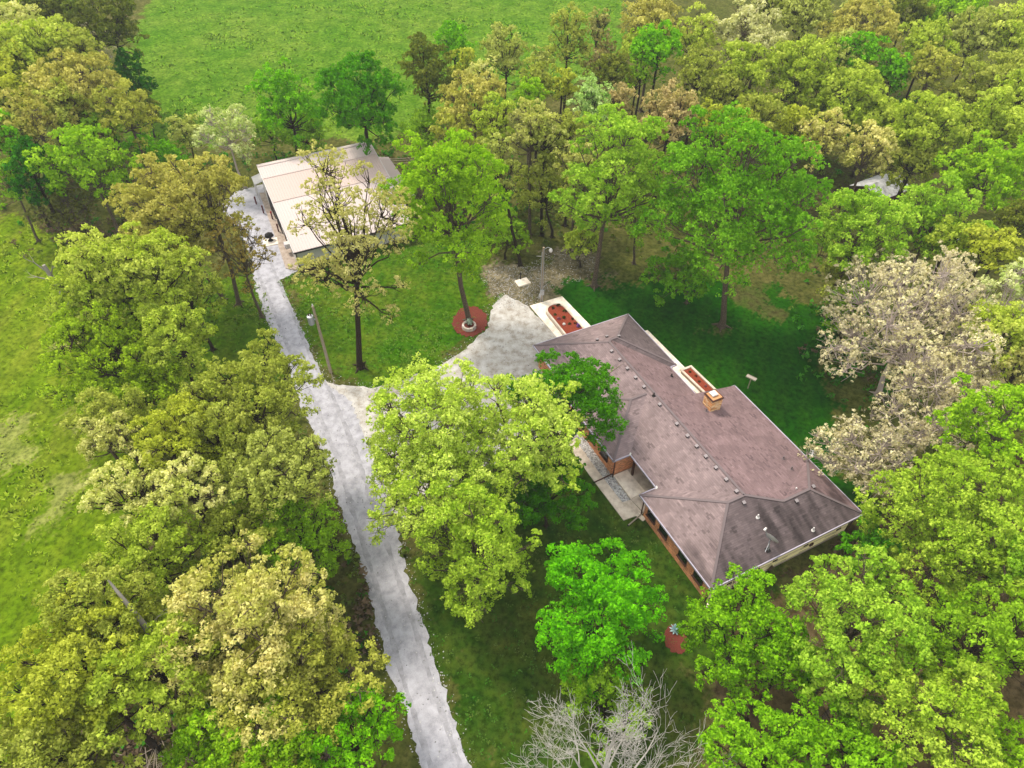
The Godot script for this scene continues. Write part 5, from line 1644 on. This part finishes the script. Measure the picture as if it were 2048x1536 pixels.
	for k in 5:
		box_part("slat", Vector3(-0.31, 0.14 + k * 0.085, 0), Vector3(0.03, 0.03, 0.62), M.gutter, ac)
	box_part("bracket", Vector3(0, -0.03, 0), Vector3(0.5, 0.06, 0.6), M.dark, ac)
	for q in [[-32.65, -80.4, 0, "dark bollard by the metal building's far roll door"], [-31.2, -78.3, 0, "dark bollard at the end of the far roll door"], [-29.75, -76.9, 1, "bollard with a bright red top beside the metal building"], [-28.35, -74.1, 0, "plain dark bollard nearest the air conditioner"]]:
		var b := thing("bollard", q[3], "bollard", Vector3(q[0], 0.1, q[1]), 0.0, "bollards along the metal building")
		var s := Soup.new()
		s.lathe([Vector2(0.09, 0.0), Vector2(0.09, 0.8)], 10)
		part("post", s, M.maroon, b)
		s = Soup.new()
		s.lathe([Vector2(0.095, 0.8), Vector2(0.11, 0.86), Vector2(0.11, 1.0), Vector2(0.07, 1.08), Vector2(0.0, 1.1)], 10)
		part("cap", s, M.red if q[2] else M.maroon, b)
	var pad := thing("grill_pad", "square white concrete pad at the edge of the gravel by the metal building", "concrete pad", Vector3(-28.8, 0, -71.9), deg_to_rad(20))
	box_part("pad", Vector3(0, 0.05, 0), Vector3(1.7, 0.12, 1.5), M.concrete_white, pad, Basis.IDENTITY, 0.03)
	var g := thing("covered_grill", "dark tarp covered grill on the white pad", "grill", Vector3(-29.0, 0.11, -72.2), 0.5)
	g.scale = Vector3.ONE * 0.8
	var s7 := Soup.new()
	s7.tube([Vector3(-0.5, 0.7, 0), Vector3(-0.3, 0.82, 0.05), Vector3(0.1, 0.86, 0), Vector3(0.5, 0.74, -0.05), Vector3(0.75, 0.6, 0)], [0.15, 0.42, 0.48, 0.40, 0.12], 10)
	part("cover", s7, M.dark, g)
	s7 = Soup.new()
	s7.lathe([Vector2(0.42, 0.0), Vector2(0.3, 0.12), Vector2(0.14, 0.3), Vector2(0.16, 0.6)], 10, Vector3(0.15, 0, 0.1))
	part("stand", s7, M.black, g)


# ---------------------------------------------------------------- posts, beds and small things

func build_small_things() -> void:
	var r := RandomNumberGenerator.new()
	r.seed = 88
	# utility pole with transformer
	var o := thing("utility_pole", "wooden utility pole with a grey transformer on the grass by the drive", "utility pole", Vector3(-17.6, 0, -49.6))
	var s := Soup.new()
	s.tube([Vector3(0, -0.1, 0), Vector3(-0.08, 4, -0.05), Vector3(-0.18, 8.1, -0.1)], [0.17, 0.145, 0.115], 10)
	part("pole", s, M.pole_wood, o)
	s = Soup.new()
	s.lathe([Vector2(0.0, 0.0), Vector2(0.24, 0.02), Vector2(0.28, 0.1), Vector2(0.28, 0.85), Vector2(0.31, 0.87), Vector2(0.29, 0.95), Vector2(0.1, 1.02), Vector2(0.0, 1.02)], 14, Vector3(-0.58, 6.2, 0.12))
	var tr := part("transformer", s, M.galvanised, o)
	for q in [-0.1, 0.1]:
		s = Soup.new()
		s.lathe([Vector2(0.05, 0.0), Vector2(0.07, 0.05), Vector2(0.04, 0.1), Vector2(0.07, 0.15), Vector2(0.03, 0.28)], 8, Vector3(-0.58 + q, 7.2, 0.12))
		part("bushing", s, M.brown_metal, tr)
	box_part("bracket", Vector3(-0.32, 6.7, 0.03), Vector3(0.36, 0.12, 0.1), M.galvanised, o)
	s = Soup.new()
	s.lathe([Vector2(0.03, 0.0), Vector2(0.07, 0.08), Vector2(0.04, 0.14), Vector2(0.07, 0.2), Vector2(0.02, 0.3)], 8, Vector3(-0.18, 8.1, -0.1))
	part("insulator", s, M.white_metal, o)
	s = Soup.new()
	s.tube([Vector3(0.6, 0.0, 1.6), Vector3(0.45, 1.2, 1.2), Vector3(-0.12, 5.8, -0.05)], [0.03, 0.012, 0.012], 4)
	part("guy_wire", s, M.galvanised, o)
	s = Soup.new()
	s.tube([Vector3(0.62, 0.0, 1.65), Vector3(0.42, 1.9, 1.12)], [0.045, 0.045], 6)
	part("guy_guard", s, M.wood_grey, o)
	# yard light
	o = thing("yard_light", "slim pale pole with a lamp head and meter boxes beside the patio", "lamp post", Vector3(3.2, 0, -60.7))
	s = Soup.new()
	s.tube([Vector3(0, -0.1, 0), Vector3(0.01, 6.9, 0)], [0.14, 0.10], 10)
	part("pole", s, M.pole_wood, o)
	s = Soup.new()
	s.tube([Vector3(0.1, 6.7, 0.05), Vector3(0.45, 6.95, 0.05), Vector3(0.72, 6.8, 0.05)], [0.03, 0.03, 0.03], 6)
	part("lamp_arm", s, M.galvanised, o)
	s = Soup.new()
	s.lathe([Vector2(0.0, 0.16), Vector2(0.08, 0.14), Vector2(0.2, -0.05), Vector2(0.18, -0.2), Vector2(0.1, -0.32), Vector2(0.0, -0.34)], 12, Vector3(0.74, 6.65, 0.05))
	part("lamp_head", s, M.white_metal, o)
	for q in [[-0.13, 6.4], [0.06, 6.7]]:
		s = Soup.new()
		s.tube([Vector3(q[0], 0, 0.14), Vector3(q[0], q[1], 0.12)], [0.035, 0.035], 6)
		part("conduit", s, M.galvanised, o)
	for q in [[0.02, 1.35, 0.42, 0.62], [-0.2, 0.95, 0.26, 0.4]]:
		box_part("meter_box", Vector3(q[0], q[1], 0.24), Vector3(q[2], q[3], 0.18), M.galvanised, o, Basis.IDENTITY, 0.01)
	s = Soup.new()
	s.tube([Vector3(0, 5.8, 0), Vector3(-0.7, 5.9, 0.1)], [0.02, 0.012], 5)
	part("service_wire", s, M.white_metal, o)
	# well pad with hand pump
	o = thing("well_pad", "small square white concrete pad on the sparse gravel near the yard light", "concrete pad", Vector3(1.2, 0, -64.0), deg_to_rad(26))
	box_part("pad", Vector3(0, 0.06, 0), Vector3(1.5, 0.14, 1.2), M.concrete_white, o, Basis.IDENTITY, 0.03)
	o = thing("hand_pump", "small dark hand pump standing on the edge of the square pad", "pump", Vector3(0.95, 0.1, -64.5))
	s = Soup.new()
	s.lathe([Vector2(0.12, 0.0), Vector2(0.06, 0.05), Vector2(0.06, 0.6), Vector2(0.10, 0.64), Vector2(0.10, 0.85), Vector2(0.0, 0.9)], 9)
	part("body", s, M.dark, o)
	s = Soup.new()
	s.tube([Vector3(0, 0.82, 0), Vector3(0.25, 0.95, 0.1), Vector3(0.5, 0.5, 0.16)], [0.025, 0.02, 0.02], 5)
	part("handle", s, M.dark, o)
	s = Soup.new()
	s.tube([Vector3(0, 0.7, 0), Vector3(-0.2, 0.68, 0.05), Vector3(-0.26, 0.58, 0.06)], [0.035, 0.03, 0.03], 6)
	part("spout", s, M.dark, o)
	# round mulch ring with stone collar and pot
	o = thing("mulch_ring", "round bed of red mulch around the tall lime oak's foot", "mulch bed", Vector3(-4.4, 0, -57.3))
	s = Soup.new()
	s.prism(ragged(disc(0, 0, 1.85, 2.45), 0.16, 0.10, 3), 0.0, 0.04)
	part("mulch", s, M.mulch, o)
	o = thing("stone_collar", "low round collar of pale stones on the red mulch ring", "planter", Vector3(-4.45, 0.04, -56.3))
	for k in 11:
		s = Soup.new()
		var a := TAU * k / 11.0
		s.box(Vector3(cos(a) * 0.62, 0.17, sin(a) * 0.62), Vector3(0.24, 0.34 + 0.03 * (k % 3), 0.37), Basis(Vector3.UP, -a), 0.02)
		part("stone", s, M.stone[k % 3] if k % 2 else M.concrete, o)
	s = Soup.new()
	s.prism(disc(0, 0, 0.55, 0.55), 0.0, 0.24)
	part("soil", s, M.mulch, o)
	o = thing("clay_pot", "dark round pot standing inside the stone collar", "pot", Vector3(-4.45, 0.28, -56.35))
	s = Soup.new()
	s.lathe([Vector2(0.0, 0.0), Vector2(0.2, 0.0), Vector2(0.28, 0.3), Vector2(0.31, 0.32), Vector2(0.31, 0.38), Vector2(0.26, 0.38), Vector2(0.24, 0.3), Vector2(0.0, 0.3)], 14)
	part("pot", s, M.brown_metal, o)
	o = thing("pot_plant", "silvery leafed plant growing in the dark round pot", "plant", Vector3(-4.4, 0.6, -56.45))
	s = Soup.new()
	s.coloured = true
	for k in 8:
		var d := Vector3(r.randfn(), absf(r.randfn()), r.randfn()).normalized()
		tuft(s, d * 0.2, d, 0.28, Color(0.40, 0.50, 0.40), r)
	part("leaves", s, M.leaf, o)
	# mulch ring with agave by the bright maple
	o = thing("small_mulch_bed", "small red mulch bed between the bright maple and the feathery tree", "mulch bed", Vector3(11.5, 0, -22.6))
	s = Soup.new()
	s.prism(ragged(disc(0, 0, 0.78, 1.05), 0.12, 0.07, 4), 0.0, 0.04)
	part("mulch", s, M.mulch, o)
	o = thing("agave", "blue grey rosette plant at the edge of the small mulch bed", "plant", Vector3(11.55, 0.04, -23.25))
	s = Soup.new()
	s.coloured = true
	for ring in 3:
		for k in 9:
			var a := TAU * (k + ring * 0.5) / 9.0
			s.tint = lin(176, 204, 206) * r.randf_range(0.7, 0.95)
			s.tint.a = 1.0
			var d := Vector3(cos(a), 0, sin(a))
			var side := Vector3(-d.z, 0, d.x) * 0.07
			var mid := d * (0.26 - ring * 0.06) + Vector3(0, 0.12 + ring * 0.10, 0)
			var tip := d * (0.46 - ring * 0.12) + Vector3(0, 0.18 + ring * 0.18, 0)
			s.tri(Vector3(0, 0.02, 0), mid - side, mid + side)
			s.tri(mid - side, tip, mid + side)
	part("leaves", s, M.grass, o)
	# feeder on the back lawn
	o = thing("bird_feeder", "tray bird feeder on a wooden post in the dark back lawn", "bird feeder", Vector3(22.4, 0, -47.4), deg_to_rad(-40))
	box_part("post", Vector3(0, 0.7, 0), Vector3(0.09, 1.4, 0.09), M.wood_grey, o)
	box_part("tray", Vector3(0, 1.43, 0), Vector3(0.95, 0.06, 0.4), M.concrete, o)
	for q in [[0.2, 0.95, 0.03], [-0.2, 0.95, 0.03]]:
		box_part("rim", Vector3(0, 1.48, q[0]), Vector3(q[1], 0.06, q[2]), M.wood_grey, o)
	# rail fence behind the metal building
	o = thing("rail_fence", "short weathered rail fence beside the metal building's far corner", "fence", Vector3(-16.6, 0, -90.4))
	for k in 4:
		box_part("post", Vector3(k * 2.4, 0.55, -k * 0.3), Vector3(0.14, 1.2, 0.14), M.wood_grey, o)
	for k in 3:
		for y in [0.4, 0.75, 1.05]:
			box_part("rail", Vector3(k * 2.4 + 1.2, y, -k * 0.3 - 0.15), Vector3(2.4, 0.12, 0.06), M.wood_grey, o, Basis(Vector3.UP, atan(0.3 / 2.4)))
	# white roofed shed in the woods
	o = thing("garden_shed", "small shed with a white weathered roof among the eastern trees", "shed", Vector3(46.3, 0, -80.6), deg_to_rad(30))
	box_part("wall", Vector3(0, 1.2, 1.9), Vector3(5.4, 2.4, 0.12), M.brown_metal, o)
	box_part("wall", Vector3(0, 1.2, -1.9), Vector3(5.4, 2.4, 0.12), M.brown_metal, o)
	for x in [-2.64, 2.64]:
		s = Soup.new()
		s.box(Vector3(x, 1.2, 0), Vector3(0.12, 2.4, 3.68))
		s.tri(Vector3(x, 2.4, -1.84), Vector3(x, 2.4, 1.84), Vector3(x, 3.3, 0))
		part("wall", s, M.brown_metal, o)
	for q in [-1.0, 1.0]:
		s = Soup.new()
		s.box(Vector3(0, 2.86, q * 1.12), Vector3(6.0, 0.06, 2.46), Basis(Vector3.RIGHT, q * 0.42))
		part("roof", s, M.shed_roof, o)
	box_part("door", Vector3(-1.2, 1.0, 1.98), Vector3(0.9, 1.95, 0.05), M.brown_metal, o)
	# cedar bench far right
	o = thing("white_bench", "small white garden bench glimpsed between the right hand trees", "bench", Vector3(53.0, 0, -72.0), 0.4)
	for q in [-0.6, 0.6]:
		box_part("leg", Vector3(q, 0.22, 0), Vector3(0.08, 0.44, 0.4), M.white_metal, o)
	box_part("seat", Vector3(0, 0.46, 0), Vector3(1.5, 0.05, 0.45), M.white_metal, o)
	box_part("backrest", Vector3(0, 0.75, -0.2), Vector3(1.5, 0.4, 0.05), M.white_metal, o)


func _ready() -> void:
	var cam := Camera3D.new()
	cam.name = "camera"
	add_child(cam)
	cam.position = Vector3(0, 48, 0)
	cam.rotation_degrees = Vector3(-45, 0, 0)
	cam.fov = 56.81
	cam.near = 0.5
	cam.far = 2500.0
	var sky := ProceduralSkyMaterial.new()
	sky.sky_top_color = Color(0.86, 0.86, 0.87)
	sky.sky_horizon_color = Color(0.92, 0.92, 0.92)
	sky.sky_curve = 0.3
	sky.ground_horizon_color = Color(0.55, 0.58, 0.50)
	sky.ground_bottom_color = Color(0.30, 0.34, 0.24)
	sky.sky_energy_multiplier = 0.92
	var env := Environment.new()
	env.background_mode = Environment.BG_SKY
	env.sky = Sky.new()
	env.sky.sky_material = sky
	env.tonemap_mode = Environment.TONE_MAPPER_LINEAR
	env.tonemap_exposure = 2.75
	env.sdfgi_enabled = true
	env.ssao_enabled = true
	env.ssil_enabled = true
	env.fog_enabled = true
	env.fog_density = 0.00025
	env.fog_light_color = Color(0.86, 0.90, 0.92)
	var world := WorldEnvironment.new()
	world.name = "world"
	world.environment = env
	add_child(world)
	var sun := DirectionalLight3D.new()
	sun.name = "sun"
	sun.light_color = Color(1.0, 0.96, 0.90)
	sun.light_energy = 0.5
	sun.light_angular_distance = 10.0
	sun.shadow_enabled = true
	sun.rotation_degrees = Vector3(-58, -130, 0)
	add_child(sun)
	make_materials()
	make_templates()
	build_ground()
	build_paving()
	build_house()
	build_barn()
	build_house_surroundings()
	build_small_things()
	build_trees()
	build_bare_tree()
	build_dead_wood()
	build_undergrowth()
	build_grass()
	print("triangles ", triangles)
